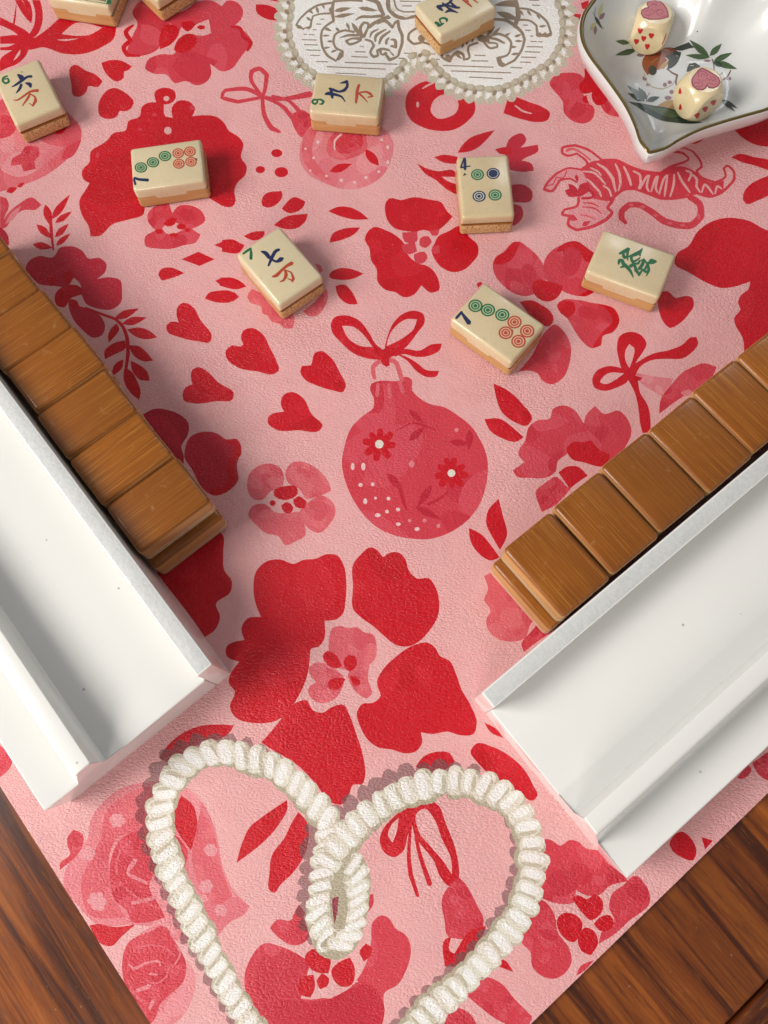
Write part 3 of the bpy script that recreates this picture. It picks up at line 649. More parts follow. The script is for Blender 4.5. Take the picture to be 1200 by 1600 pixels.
DOILY_LINES = """
Y S T 195,240,14 230,180,16 300,110,18 400,50,18 540,25,18
Y S T 330,255,20 340,200,16 355,150,14 430,130,14 520,125,16
Y F T 310,85 358,132 28
Y F T 385,60 408,132 30
Y F T 440,40 465,85 24
Y F T 515,65 522,132 30
Y F T 195,240 255,272 30
Y F T 290,160 345,200 26
Y P T 200,225 240,240 260,262 300,250 330,240 325,278 280,265 265,285 235,262 205,262
Y S T 548,10,22 535,100,26 548,195,24
Y S T 545,12,20 690,4,14 815,8,18
Y F T 548,105 718,72 44
Y F T 550,160 748,126 38
Y S T 550,195,20 480,240,18 440,285,18 430,350,20 442,440,20 490,520,20 572,572,16
Y S T 740,300,20 660,285,18 600,298,18 558,330,18 545,395,20 570,450,18 635,482,18
Y F T 565,258 612,302 28
Y F T 668,210 700,288 30
Y F T 452,258 535,292 30
Y F T 440,335 515,333 22
Y F T 485,388 552,388 24
Y F T 445,455 520,440 22
Y F T 520,492 590,462 24
Y P T 560,572 585,530 600,490 645,485 640,530 600,565
Y F T 775,72 968,102 42
Y S T 748,192,6 810,158,22 900,158,22 1010,148,26
Y S T 850,-10,20 955,20,34 985,80,38 1020,142,22
Y F T 715,208 805,350 42
Y S T 812,345,30 798,265,26 830,212,20 872,222,20 866,270,18 830,345,26
Y S T 830,345,22 900,228,16 1062,152,22
Y S T 885,262,12 985,190,12 1075,165,22
Y S T 603,357,6 680,332,20 790,330,20
Y S T 805,362,26 720,362,16 665,385,20 700,415,20 760,400,18 805,375,18
Y S T 955,225,12 1030,195,26 1100,258,22
Y S T 1098,262,18 1122,215,20 1152,198,24 1160,260,26 1190,330,26 1190,400,24 1165,480,24 1145,530,18 1072,560,26 1040,515,22
Y S T 845,370,18 900,388,18 925,430,22 892,490,20 920,532,22 962,520,20 955,475,18 1000,458,20 1068,470,20
Y S T 888,352,10 908,305,18 968,272,10
Y S T 938,388,16 950,330,24 1038,275,12
Y S T 975,412,16 1000,350,24 1078,292,14
Y S T 1040,412,20 1045,380,22 1070,352,10
Y S T 1085,370,14 1125,380,24 1130,440,26 1085,430,16
Y S T 985,478,26 1000,512,14 1040,500,30
Y S T 1075,480,10 1110,520,14
Y S T 425,180,8 460,182,8
Y S T 388,225,9 432,227,8
Y S T 355,278,8 385,280,8
Y S T 265,322,7 297,322,7
Y S T 315,325,7 367,325,7
Y S T 250,372,7 388,376,9
Y S T 270,418,8 397,422,9
Y S T 290,468,8 425,472,9
Y S T 330,518,8 415,520,8
Y S T 385,577,8 495,580,8
Y S T 750,485,8 845,487,9
Y S T 715,530,8 865,536,9
Y S T 655,585,9 1145,602,8
Y S T 485,625,9 1035,648,8
Y S T 570,685,8 850,697,7
Y S T 790,430,6 830,440,8
Y S T 1160,548,8 1210,548,8
Z S T 0,600,7 125,602,8
Z S T 190,498,8 250,500,8
Z S T 140,545,9 195,548,9
Z S T 440,505,8 480,507,8
Z S T 490,555,8 520,557,8
Z S T 850,518,9 950,520,8
Z S T 820,570,9 975,572,9
Z S T 555,613,8 1025,630,9
Z S T 630,665,9 1190,683,9
Z S T 800,722,9 1112,738,8
Z S T 150,10,9 345,14,7
Z S T 175,55,9 260,55,9
Z S T 38,0,34 45,80,34 100,145,30 180,170,28 310,150,24
Z S T 95,0,14 120,80,14 190,112,12 300,110,14
Z F w 60,70 120,110 34
Z F w 175,150 250,150 30
Z S T 325,250,20 240,310,20 228,370,22 280,410,20 360,395,18 430,415,18
Z E T 352,360,34,34
Z S T 540,480,20 545,535,22 615,572,26 645,520,22 690,488,28 740,510,24 750,560,18 800,540,18 788,475,20 800,430,18 880,400,20
Z E T 600,530,26,20
Z F T 665,500 735,555 30
Z S T 735,440,16 745,385,20
Z S T 775,415,16 785,365,20
Z S T 828,390,14 838,330,20
Z P T 870,320 930,330 985,340 990,390 930,400 880,380
Z F T 955,350 1045,240 40
Z F T 1000,350 1095,250 34
Z S T 985,355,16 1060,370,22 1128,405,16
Z S T 940,395,22 990,450,18 1060,440,18 1055,408,16 975,400,16
Z F w 880,350 860,395 6
W S T 415,78,16 520,88,18 620,140,20 690,210,20 728,320,18
W S T 400,185,18 520,192,16 590,240,18 598,335,22
W F T 428,90 470,150 26
W F T 500,95 545,150 26
W F T 590,125 625,185 26
W F T 610,250 690,240 26
W P T 585,330 620,300 645,320 670,300 690,318 728,295 735,335 690,352 650,345 610,348
W S T 388,0,40 408,60,34 420,150,40 385,250,30
W P T 190,50 260,15 340,0 400,10 410,70 320,62 250,58
W F T 210,112 440,190 62
W S T 190,180,20 300,190,26 380,235,28 450,300,24 478,370,22 450,470,20 385,565,20 275,622,14
W S T 145,345,14 230,318,20 310,345,20 352,400,20 340,480,18 310,520,16 225,545,22
W F T 380,345 455,322 28
W F T 385,385 465,385 24
W F T 350,512 435,498 26
W F T 340,440 408,440 26
W F T 280,345 350,305 26
W P T 212,540 250,530 270,580 300,600 275,632 235,615
W S T 550,48,9 620,50,9
W S T 520,2,8 610,4,9
W S T 465,235,9 508,237,9
W S T 485,283,9 535,285,9
W S T 530,338,8 560,338,8
W S T 535,388,8 590,390,9
W S T 605,390,8 645,392,8
W S T 500,437,9 650,441,9
W S T 480,485,9 620,489,9
W S T 445,535,9 585,539,9
W S T 440,582,8 535,585,9
W S T 345,633,8 458,637,9
"""

# ---------------------------------------------------------------- flat shapes: outlines in the traced coordinates
def smooth_closed(pts, step=5.0):
    n = len(pts); out = []; P = [Vector(p) for p in pts]
    sharp = []
    for i in range(n):
        a = P[i]-P[i-1]; b = P[(i+1) % n]-P[i]
        sharp.append(a.length < 1e-6 or b.length < 1e-6 or a.angle(b, 0) > R(78))
    for i in range(n):
        p0, p1, p2, p3 = P[i-1], P[i], P[(i+1) % n], P[(i+2) % n]
        L = (p2-p1).length
        k = max(1, min(6, int(L/step)))
        def tan(a, b, c):
            d1 = max((b-a).length, 1e-6); d2 = max((c-b).length, 1e-6)
            return ((b-a)/d1*d2 + (c-b)/d2*d1)/(d1+d2)
        m1 = (p2-p1)*.6 if sharp[i] else tan(p0, p1, p2)*L
        m2 = (p2-p1)*.6 if sharp[(i+1) % n] else tan(p1, p2, p3)*L
        for j in range(k):
            t = j/k; t2 = t*t; t3 = t2*t
            out.append(p1*(2*t3-3*t2+1) + m1*(t3-2*t2+t) + p2*(-2*t3+3*t2) + m2*(t3-t2))
    return out
def stroke_poly(pts):
    """variable-width brush stroke (x, y, w) -> outline"""
    P = [Vector(p) for p in pts]; Q = []
    for i in range(len(P)-1):
        p0 = P[max(i-1, 0)]; p1 = P[i]; p2 = P[i+1]; p3 = P[min(i+2, len(P)-1)]
        k = max(1, min(5, int((p2.xy-p1.xy).length/5)))
        for j in range(k):
            t = j/k
            Q.append(.5*((2*p1)+(p2-p0)*t+(2*p0-5*p1+4*p2-p3)*t*t+(3*p1-p0-3*p2+p3)*t**3))
    Q.append(P[-1]); L = []; Rr = []
    for i, q in enumerate(Q):
        d = (Q[min(i+1, len(Q)-1)].xy-Q[max(i-1, 0)].xy)
        if d.length < 1e-6: continue
        d.normalize(); nn = Vector((-d.y, d.x)); h = max(q.z/2, .3)
        L.append(q.xy+nn*h); Rr.append(q.xy-nn*h)
    d = (Q[-1].xy-Q[-2].xy).normalized(); e = (Q[0].xy-Q[1].xy).normalized()
    cap2 = [Q[-1].xy+d*Q[-1].z*.42]; cap1 = [Q[0].xy+e*Q[0].z*.42]
    return L+cap2+Rr[::-1]+cap1
def quads_of_stroke(pts):
    """a long, curving stroke may cross itself: hand it over as short overlapping pieces"""
    out = []
    n = len(pts)
    if n <= 3: return [stroke_poly(pts)]
    P = pts
    i = 0
    while i < n-1:
        j = min(i+2, n-1)
        seg = list(P[i:j+1])
        out.append(stroke_poly(seg)); i = j
    # round joints
    for p in P[1:-1]:
        out.append([Vector((p[0]+math.cos(a*math.pi/4)*p[2]*.5, p[1]+math.sin(a*math.pi/4)*p[2]*.5)) for a in range(8)])
    return out
def ellipse(cx, cy, rx, ry, rot=0, n=0, wob=0):
    n = n or max(8, min(20, int(max(rx, ry)*1.1)+6)); out = []
    for i in range(n):
        a = 2*math.pi*i/n; k = 1+wob*random.uniform(-1, 1); x = math.cos(a)*rx*k; y = math.sin(a)*ry*k
        out.append(Vector((cx+x*math.cos(rot)-y*math.sin(rot), cy+x*math.sin(rot)+y*math.cos(rot))))
    return out
def leaf(a, b, wd):
    a = Vector(a); b = Vector(b); d = b-a; nn = Vector((-d.y, d.x)).normalized()*wd/2
    return [a, a+d*.2+nn*.7, a+d*.42+nn, a+d*.7+nn*.66, b, a+d*.7-nn*.66, a+d*.42-nn, a+d*.2-nn*.7]
rb = random.Random(11)
def parse(src):
    """-> list of (ink, outline in photograph coordinates)"""
    out = []
    for line in src.strip().split('\n'):
        tk = line.split()
        if len(tk) < 4: continue
        ox, oy, s = CR[tk[0]]; typ = tk[1]; ink = tk[2]
        pts = [tuple(float(q) for q in p.split(',')) for p in tk[3:] if ',' in p]
        res = []
        if typ == 'P': res = [smooth_closed([p[:2] for p in pts], 5.0*s if s > 1 else 5)]
        elif typ == 'K': res = [[Vector(p[:2]) for p in pts]]
        elif typ == 'S':
            k = 1.5 if ink in ('n', 'g', 'r') else 1.2 if ink == 'T' or tk[0] == 'T' else 1.0
            res = quads_of_stroke([(q[0], q[1], q[2]*k) for q in pts])
        elif typ == 'F': res = [smooth_closed(leaf(pts[0], pts[1], float(tk[-1])*(1.35 if tk[0] == 'T' else 1)), 5.0*s)]
        elif typ == 'E':
            q = pts[0]; res = [ellipse(*q)]
        elif typ == 'B':
            cx, cy, r, n, rc = pts[0]
            for i in range(int(n)):
                a = 2*math.pi*(i+.2)/n + random.uniform(-.1, .1); ln = r*random.uniform(.88, 1.08)
                res.append(smooth_closed([Vector((cx, cy))+Vector((math.cos(a+da), math.sin(a+da)))*ln*k for k, da in ((.12, -.6), (.7, -.3), (.97, -.16), (1.0, .12), (.7, .3), (.12, .6))], 8))
        elif typ == 'H':
            cx, cy, r = pts[0]
            for i in range(6):
                a = i*1.05+random.uniform(-.2, .2)
                res.append(ellipse(cx+math.cos(a)*r*.42, cy+math.sin(a)*r*.42, r*random.uniform(.42, .55), r*random.uniform(.36, .48), a, 9, .1))
            ink = 'p'
        for poly in res: out.append((ink, [Vector((ox+p[0]/s, oy+p[1]/s)) for p in poly]))
        if typ == 'P' and ink in 'MLPR' and tk[0] != 'T' and tk[0] in 'ABCDEFGHIJKLMNOX':
            q = out[-1][1]; x0, x1 = min(v.x for v in q), max(v.x for v in q); y0, y1 = min(v.y for v in q), max(v.y for v in q)
            sz = min(x1-x0, y1-y0)
            if sz > 26:
                for i in range(9 if ink != 'R' else 4):          # washes of thicker and thinner colour inside the motif
                    r = sz*rb.uniform(.10, .30); a = rb.uniform(0, 3.14)
                    cx, cy = rb.uniform(x0, x1), rb.uniform(y0, y1)
                    pts2 = [Vector((cx+math.cos(u)*r*rb.uniform(.7, 1.25)*math.cos(a)-math.sin(u)*r*.6*math.sin(a), cy+math.cos(u)*r*math.sin(a)+math.sin(u)*r*.6*rb.uniform(.8, 1.3)*math.cos(a))) for u in [k*.7 for k in range(9)]]
                    out.append((ink+('+' if i % 3 else '-'), smooth_closed(pts2, 4)))
    return out
def flat_mesh(shapes, to3d, base=None, eps=1e-5, grid=0):
    """intersect all outlines in the plane; every cell takes the ink of the topmost outline that covers it"""
    V = []; F = []
    inks = []
    if base is not None: inks.append(('base', None)); F.append(list(range(len(base)))); V += [Vector(p) for p in base]
    for ink, poly in shapes:
        q = []
        for p in poly:
            if not q or (p-q[-1]).length > .12: q.append(p)
        while len(q) > 2 and (q[0]-q[-1]).length < .12: q.pop()
        if len(q) < 3: continue
        ar = sum(q[i-1].x*q[i].y-q[i].x*q[i-1].y for i in range(len(q)))
        if ar < 0: q = q[::-1]
        F.append(list(range(len(V), len(V)+len(q)))); V += q; inks.append((ink, None))
    E = [(q[i-1], q[i]) for q in F for i in range(len(q))]
    if grid:
        x0, x1 = min(p.x for p in V), max(p.x for p in V); y0, y1 = min(p.y for p in V), max(p.y for p in V)
        V = V+[Vector((x0+grid*(i+.37), y0+grid*(j+.41))) for i in range(int((x1-x0)/grid)) for j in range(int((y1-y0)/grid))]
    v, e, f, ov, oe, of = geometry.delaunay_2d_cdt(V, E, [], 0, eps, False)
    va = np.array([tuple(p) for p in v]); fa = np.array([tuple(t) for t in f]); cen_ = va[fa].mean(axis=1)
    colr = np.full((len(f), 3), -1.0); shaded = np.zeros(len(f), bool)
    order_ = np.argsort(cen_[:, 1]); ys = cen_[order_, 1]
    for q, (nm, _) in zip(F, inks):
        pa = np.array([tuple(V[i]) for i in q]); x0, y0 = pa.min(0); x1, y1 = pa.max(0)
        cand = order_[np.searchsorted(ys, y0):np.searchsorted(ys, y1)]
        cand = cand[(cen_[cand, 0] > x0) & (cen_[cand, 0] < x1)]
        if not len(cand): continue
        cx, cy = cen_[cand, 0][:, None], cen_[cand, 1][:, None]
        ax, ay = pa[:, 0][None], pa[:, 1][None]; bx, by = np.roll(pa[:, 0], -1)[None], np.roll(pa[:, 1], -1)[None]
        side = (bx-ax)*(cy-ay)-(cx-ax)*(by-ay)
        wn = (((ay <= cy) & (by > cy) & (side > 0)).sum(1) - ((ay > cy) & (by <= cy) & (side < 0)).sum(1))
        hit = cand[wn != 0]
        if nm == 'base': colr[hit] = INK['G'][0]; continue
        if base is not None: hit = hit[colr[hit, 0] >= 0]
        if nm == '0': colr[hit] = -1; continue
        ic, al = INK[nm]; ic = np.array(ic)
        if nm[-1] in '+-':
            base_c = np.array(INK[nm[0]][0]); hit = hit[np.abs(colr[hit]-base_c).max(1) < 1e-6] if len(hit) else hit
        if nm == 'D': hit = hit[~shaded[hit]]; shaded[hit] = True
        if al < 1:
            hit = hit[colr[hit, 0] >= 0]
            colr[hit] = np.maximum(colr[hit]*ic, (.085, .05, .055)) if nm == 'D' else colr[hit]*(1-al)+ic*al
        else: colr[hit] = ic
    ok = np.nonzero(colr[:, 0] >= 0)[0]
    faces = [tuple(int(i) for i in fa[k]) for k in ok]; cols = [tuple(float(x) for x in colr[k]) for k in ok]
    P3 = [to3d(p) for p in v]
    return P3, faces, cols
def set_ink(o, cols):
    me = o.data; at = me.color_attributes.new('ink', 'FLOAT_COLOR', 'CORNER'); buf = []
    for p, c in zip(me.polygons, cols): buf += [c[0], c[1], c[2], 1.0]*p.loop_total
    at.data.foreach_set('color', buf)
def up_normals(P3, faces):
    out = []
    for f in faces:
        a, b, c = (Vector(P3[i]) for i in f[:3])
        out.append(f if (b-a).cross(c-a).z > 0 else tuple(reversed(f)))
    return out

# ---- the white braided rope printed as a heart, and the scalloped doily: built from repeated brush dabs
def resample(pts, step):
    P = [Vector(p) for p in pts]; Q = []
    for i in range(len(P)-1):
        p0 = P[max(i-1, 0)]; p1 = P[i]; p2 = P[i+1]; p3 = P[min(i+2, len(P)-1)]
        for j in range(8):
            t = j/8; Q.append(.5*((2*p1)+(p2-p0)*t+(2*p0-5*p1+4*p2-p3)*t*t+(3*p1-p0-3*p2+p3)*t**3))
    Q.append(P[-1]); out = [Q[0]]; acc = 0
    for a, b in zip(Q, Q[1:]):
        L = (b-a).length
        while acc+L >= step:
            k = (step-acc)/L; a = a.lerp(b, k); out.append(a.copy()); L = (b-a).length; acc = 0
        acc += L
    return out
def rope(path, step, half, slant, inner, shadow=True, sx=16, sy=12):
    """brush dabs across the path, a cream one and a white one per twist; inner = side (+1/-1) of the taupe underside"""
    C = resample(path, step); sh = []; cap = []; dab = []
    drop = [(-1, -.05), (-.9, -.6), (-.45, -.92), (.3, -1.0), (.86, -.85), (1.02, -.2), (.95, .55), (.5, .95), (-.2, 1.0), (-.8, .75)]
    for i, c in enumerate(C):
        t = (C[min(i+1, len(C)-1)]-C[max(i-1, 0)]).normalized(); nn = Vector((-t.y, t.x))*inner
        k = random.uniform(.88, 1.14); h = half*k; st = step*random.uniform(.92, 1.12)
        a = math.atan2(nn.y, nn.x)+slant*inner+random.uniform(-.14, .14)
        d = Vector((math.cos(a), math.sin(a))); pd = Vector((-d.y, d.x))
        if pd.dot(t) < 0: pd = -pd
        c = c+pd*random.uniform(-1.5, 1.5)
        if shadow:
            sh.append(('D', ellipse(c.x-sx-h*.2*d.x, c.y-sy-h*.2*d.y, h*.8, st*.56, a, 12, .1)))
        def dr(cc, hl, wd, wob=.07):
            return smooth_closed([cc+d*x*hl*random.uniform(1-wob, 1+wob)+pd*y*wd*random.uniform(1-wob, 1+wob) for x, y in drop], 5)
        cap.append(('c', ellipse(c.x+d.x*h*1.0, c.y+d.y*h*1.0, st*.62, h*.26, math.atan2(t.y, t.x)+random.uniform(-.25, .25), 10, .08)))
        dab.append(('C', dr(c+pd*st*.10, h*1.0, st*.62)))
        dab.append(('w', dr(c-pd*st*.02-d*h*.02, h*.97, st*.52)))
        if random.random() < .5: dab.append(('C', dr(c+pd*st*.30+d*h*.1, h*.7, st*.13)))
        dab.append(('W', dr(c-pd*st*.12+d*h*random.uniform(-.08, .08), h*random.uniform(.62, .88), st*random.uniform(.20, .33))))
        if random.random() < .35: dab.append(('c', ellipse(c.x-d.x*h*.75+pd.x*st*.42, c.y-d.y*h*.75+pd.y*st*.42, 3.2, 2.6, a, 7, .15)))
    return sh, cap+dab
def rope_shapes():
    left = [(410,1640),(375,1578),(350,1535),(325,1485),(300,1435),(277,1385),(258,1335),(249,1290),(251,1255),(263,1226),(285,1197),(315,1180),(350,1176),(390,1184),(425,1196),(455,1217),(485,1247),(505,1272),(522,1296)]
    loopl = [(515,1305),(507,1338),(502,1368),(499,1400),(498,1428),(503,1453),(514,1470),(528,1476)]
    loopr = [(532,1474),(548,1458),(555,1430),(558,1400),(558,1372),(550,1345)]
    right = [(512,1345),(528,1318),(552,1293),(585,1264),(630,1238),(680,1222),(730,1221),(775,1236),(806,1260),(826,1297),(834,1335),(831,1378),(815,1428),(788,1467),(752,1507),(712,1547),(668,1587),(635,1625)]
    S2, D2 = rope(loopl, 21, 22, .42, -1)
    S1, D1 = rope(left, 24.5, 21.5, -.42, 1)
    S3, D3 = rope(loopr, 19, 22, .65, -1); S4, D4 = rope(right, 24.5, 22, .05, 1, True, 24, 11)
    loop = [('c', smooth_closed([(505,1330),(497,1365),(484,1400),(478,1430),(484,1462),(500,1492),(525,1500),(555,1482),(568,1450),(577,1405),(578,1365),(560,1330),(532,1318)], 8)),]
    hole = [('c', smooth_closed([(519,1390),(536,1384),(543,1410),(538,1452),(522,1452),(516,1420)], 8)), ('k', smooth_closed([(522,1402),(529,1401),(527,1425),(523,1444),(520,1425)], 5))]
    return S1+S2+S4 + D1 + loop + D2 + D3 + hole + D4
def doily_shapes():
    path = [(449,-20),(447,8),(445,25),(443,44),(444,60),(448,74),(453,86),(460,98),(468,109),(480,118),(493,125),(510,135),(560,142),(600,136),(612,128),(625,120),(634,108),(646,97),(660,90),(671,103),(683,118),(699,131),(715,140),(733,145),(750,147),(768,148),(785,146),(797,142),(812,135),(828,126),(845,116),(862,105),(873,92),(881,78),(886,62),(888,46),(888,30),(884,14),(876,-8)]
    C = resample(path, 15.5); out = []
    cen = Vector((668, 30))
    for i, c in enumerate(C):
        t = (C[min(i+1, len(C)-1)]-C[max(i-1, 0)]).normalized(); nn = Vector((-t.y, t.x))
        if nn.dot(c-cen) < 0: nn = -nn
        a = math.atan2(nn.y, nn.x)+random.uniform(-.15, .15); pd = Vector((-nn.y, nn.x))
        out.append(('C', ellipse(c.x+nn.x*3, c.y+nn.y*3, 14, 9.5, a, 11, .07)))
        out.append(('w', ellipse(c.x+nn.x*2+pd.x*2, c.y+nn.y*2+pd.y*2, 9.5, 6, a, 10, .15)))
        out.append(('C', ellipse(c.x+nn.x*8-pd.x*1, c.y+nn.y*8-pd.y*1, 5, 6, a, 9, .1)))
        out.append(('W', ellipse(c.x+nn.x*1+pd.x*2, c.y+nn.y*1+pd.y*2, 6, 3.0, a+.3, 9, .2)))
        out.append(('c', ellipse(c.x-nn.x*9, c.y-nn.y*9, 5.5, 8.5, a, 10, .1)))
        out.append(('C', ellipse(c.x-nn.x*10+pd.x*2, c.y-nn.y*10+pd.y*2, 4, 6, a, 9, .1)))
        if i % 3 != 1: out.append(('T', ellipse(c.x+pd.x*7.5-nn.x*3, c.y+pd.y*7.5-nn.y*3, 4.6, 3.4, a+.6, 5, .25)))
    return out

# ---------------------------------------------------------------- the mat
TH = R(-54.75)                                    # direction of the mat's left edge, rack and wood grain
DA = Vector((math.cos(TH), math.sin(TH))); DB = Vector((-DA.y, DA.x))     # DB points away along the right edge
pL = U(110, 1402).xy; pR = U(1010, 1424).xy
def cross_pt(p, d, q, e):
    k = ((q-p).x*e.y-(q-p).y*e.x)/(d.x*e.y-d.y*e.x); return p+d*k
corner = cross_pt(pL, DA, pR, DB)
def in_mat_px(v3):
    d = v3-CP; z = d.dot(FW); return Vector((600+CF*d.dot(RT)/z, 800-CF*d.dot(UP)/z))
shapes = parse(PRINT_SRC)
rope_s = rope_shapes(); doily = parse(DOILY_SRC)+parse(DOILY_LINES)+doily_shapes()
allsh = shapes+doily+rope_s
plane = [(ink, [U(p.x, p.y).xy*100 for p in poly]) for ink, poly in allsh]
def repeats():
    """the pattern carries on past the photograph's edges: the same motifs again, one repeat further on each side"""
    out = []
    for ox, oy in ((-10.4, .6), (10.6, .4), (-9.6, 10.6), (.4, 11.2), (10.2, 10.9), (-.6, -8.6)):
        for ink, poly in plane[:len(shapes)]:
            q = [p+Vector((ox, oy))*100 for p in poly]
            inside = False
            for p in q:
                v = Vector((p.x/100, p.y/100, 0)); d = v-CP; z = d.dot(FW)
                if z > 0 and -12 < 600+CF*d.dot(RT)/z < 1212 and -12 < 800-CF*d.dot(UP)/z < 1612: inside = True; break
            if not inside: out.append((ink, q))
    return out
MATL = 24.0
rect = [corner, corner+DB*MATL, corner+DB*MATL-DA*MATL, corner-DA*MATL]
rect = [p*100 for p in rect]
v3, fc, cl = flat_mesh(repeats()+plane, lambda p: Vector((p.x/100, p.y/100, 0)), rect, 1e-4)
fc = up_normals(v3, fc)
edge = {}
for f in fc:
    for a, b in zip(f, f[1:]+f[:1]): edge[(a, b)] = 1
rimE = [(a, b) for (a, b) in edge if (b, a) not in edge]
nb = len(v3); low = {}; MT = .06
for a, b in rimE:
    for k in (a, b):
        if k not in low: low[k] = len(v3); v3.append(v3[k]-Vector((0, 0, MT)))
skirt = [(b, a, low[a], low[b]) for a, b in rimE]
mat = mesh_obj('leather_mat', v3, fc+skirt, LEATHER)
set_ink(mat, cl+[(.70, .40, .40)]*len(skirt))
tag(mat, 'pink leather mat printed with red flowers, hearts, a bauble and a white rope heart', 'mat')

# ---------------------------------------------------------------- the table
ztab = -MT-.004
table = empty('wooden_table', (0, 0, ztab)); tag(table, 'dark brown streaky wooden table under the pink mat', 'table')
tE = U(1168, 1570, ztab).xy
tdist = (tE-corner).dot(DA)                       # how far the table's board runs beyond the mat edge
def board(name, a0, a1, b0, b1, top, thick, grain):
    bm = bmesh.new(); vs = []
    for z in (top-thick, top):
        for (a, b) in ((a0, b0), (a1, b0), (a1, b1), (a0, b1)):
            vs.append(bm.verts.new((a, b, z)))
    for q in ((3, 2, 1, 0), (4, 5, 6, 7), (0, 1, 5, 4), (1, 2, 6, 5), (2, 3, 7, 6), (3, 0, 4, 7)): bm.faces.new([vs[i] for i in q])
    bmesh.ops.bevel(bm, geom=[e for e in bm.edges], offset=.07, segments=3, profile=.5, affect='EDGES')
    if grain:
        for v in bm.verts: v.co = Vector((v.co.y, -v.co.x, v.co.z))
    o = bm_obj(name, bm, WOOD, table)
    o.rotation_euler = (0, 0, TH+(math.pi/2 if grain else 0))
    o.location = Vector((corner.x, corner.y, 0))*S
    return o
board('board', -38, tdist, -5.0, 34, 0, 1.0, False)
board('board', -38, tdist, -12, -5.02, 0, 1.0, False)
board('end_board', tdist+.03, tdist+5, -12, 34, -.03, .97, True)

# ---------------------------------------------------------------- racks
PROFB = [(0, .0), (0, .955), (.205, .935), (.205, .0)]
PROFT = [(.2075, .0), (.2075, .565), (1.30, .50), (1.55, .505), (1.562, .90), (1.745, .865), (1.775, .845), (1.91, .43), (2.33, .50), (2.345, .45), (2.24, .0)]
def extrude_profile(prof, length, bev, sawn_edges=()):
    """prof in (u, z), extruded along s; the outline's edges listed in sawn_edges get material 1"""
    bm = bmesh.new(); n = len(prof)
    a = [bm.verts.new((0, u, z)) for u, z in prof]; b = [bm.verts.new((length, u, z)) for u, z in prof]
    bm.faces.new(a); bm.faces.new(b[::-1])
    for i in range(n):
        j = (i+1) % n; f = bm.faces.new((a[j], a[i], b[i], b[j]))
        if i in sawn_edges: f.material_index = 1
    bmesh.ops.bevel(bm, geom=[e for e in bm.edges if max(v.co.z for v in e.verts) > .2], offset=bev, segments=3, profile=.5, affect='EDGES')
    return bm
def rack(origin, ang, flip, label):
    """origin = foot of the back wall at the near end; s runs along ang away from it, u to the player's side"""
    t = empty('tile_rack', (origin.x, origin.y, 0), ang)
    tag(t, label, 'tile rack', 'white racks at the edges of the mat')
    k = -1 if flip else 1
    for nm, prof, bev, sw in (('back_wall', PROFB, .018, (1,)), ('tray', PROFT, .02, ())):
        bm = extrude_profile([(u*k, z) for u, z in prof], 17, bev, sw)
        bm_obj(nm, bm, [RACK, SAWN], t, angle=28)
    return t
OL = Vector((-1.9256, 1.0793)); AL = R(180-54.75)
OR = Vector((.8642, .5792)); AR = R(34.6)
rackL = rack(OL, AL, False, 'white tile rack on the left side, its open end facing down')
rackR = rack(OR, AR, True, 'white tile rack on the right side, lower right of the photo')

# ---------------------------------------------------------------- mahjong tiles
TL, TW, TH_, SEAM = 1.0, .715, .385, .215
def tile_bm(kind, L, W, H, dove, seed=0, seam_z=SEAM, bev=.05):
    rnd = random.Random(seed)
    a, b = (-.24+rnd.uniform(-.05, .05)), (.20+rnd.uniform(-.05, .05))
    dz = .05 if dove else .0
    sm = seam_z*H/TH_
    seam = [(-L/2, sm), (a*L-.01, sm), (a*L+.015, sm-dz), (b*L-.015, sm-dz), (b*L+.01, sm), (L/2, sm)]
    if kind == 'bone': prof = seam+[(L/2, H), (-L/2, H)]
    else: prof = [(-L/2, 0), (L/2, 0)]+seam[::-1]
    if kind == 'bone': prof = [(x, z+.0015 if z < H-.01 else z) for x, z in prof]
    bm = bmesh.new(); n = len(prof)
    A = [bm.verts.new((x, -W/2, z)) for x, z in prof]; B = [bm.verts.new((x, W/2, z)) for x, z in prof]
    bm.faces.new(A); bm.faces.new(B[::-1])
    for i in range(n):
        j = (i+1) % n; bm.faces.new((A[j], A[i], B[i], B[j]))
    bm.normal_update()
    zf = H if kind == 'bone' else 0
    def corner_edge(e):
        return all(abs(abs(v.co.x)-L/2) < 1e-4 and abs(abs(v.co.y)-W/2) < 1e-4 for v in e.verts)
    def face_edge(e):
        return all(abs(v.co.z-zf) < 1e-4 and (abs(abs(v.co.x)-L/2) < 1e-4 or abs(abs(v.co.y)-W/2) < 1e-4) for v in e.verts)
    ge = [e for e in bm.edges if corner_edge(e) or face_edge(e)]
    bmesh.ops.bevel(bm, geom=ge, offset=bev, segments=4, profile=.5, affect='EDGES')
    return bm
def make_tile(x, y, rz, dove=True, seed=0, L=TL, W=TW, H=TH_):
    t = empty('mahjong_tile', (x, y, 0), rz)
    bm_obj('bamboo_back', tile_bm('bamboo', L, W, H, dove, seed), BAMBOO, t)
    bm_obj('bone_face', tile_bm('bone', L, W, H, dove, seed), BONE, t)
    return t
CR.update({'a':(360,345,7.5),'e':(470,100,8),'f':(0,80,9.2308),'h':(190,205,8),'i':(640,0,8),'j':(700,230,10),'l':(900,345,7.0588),'o':(695,430,7.0588),'s':(70,0,4.8),'q':(900,0,4),'u':(960,0,6)})
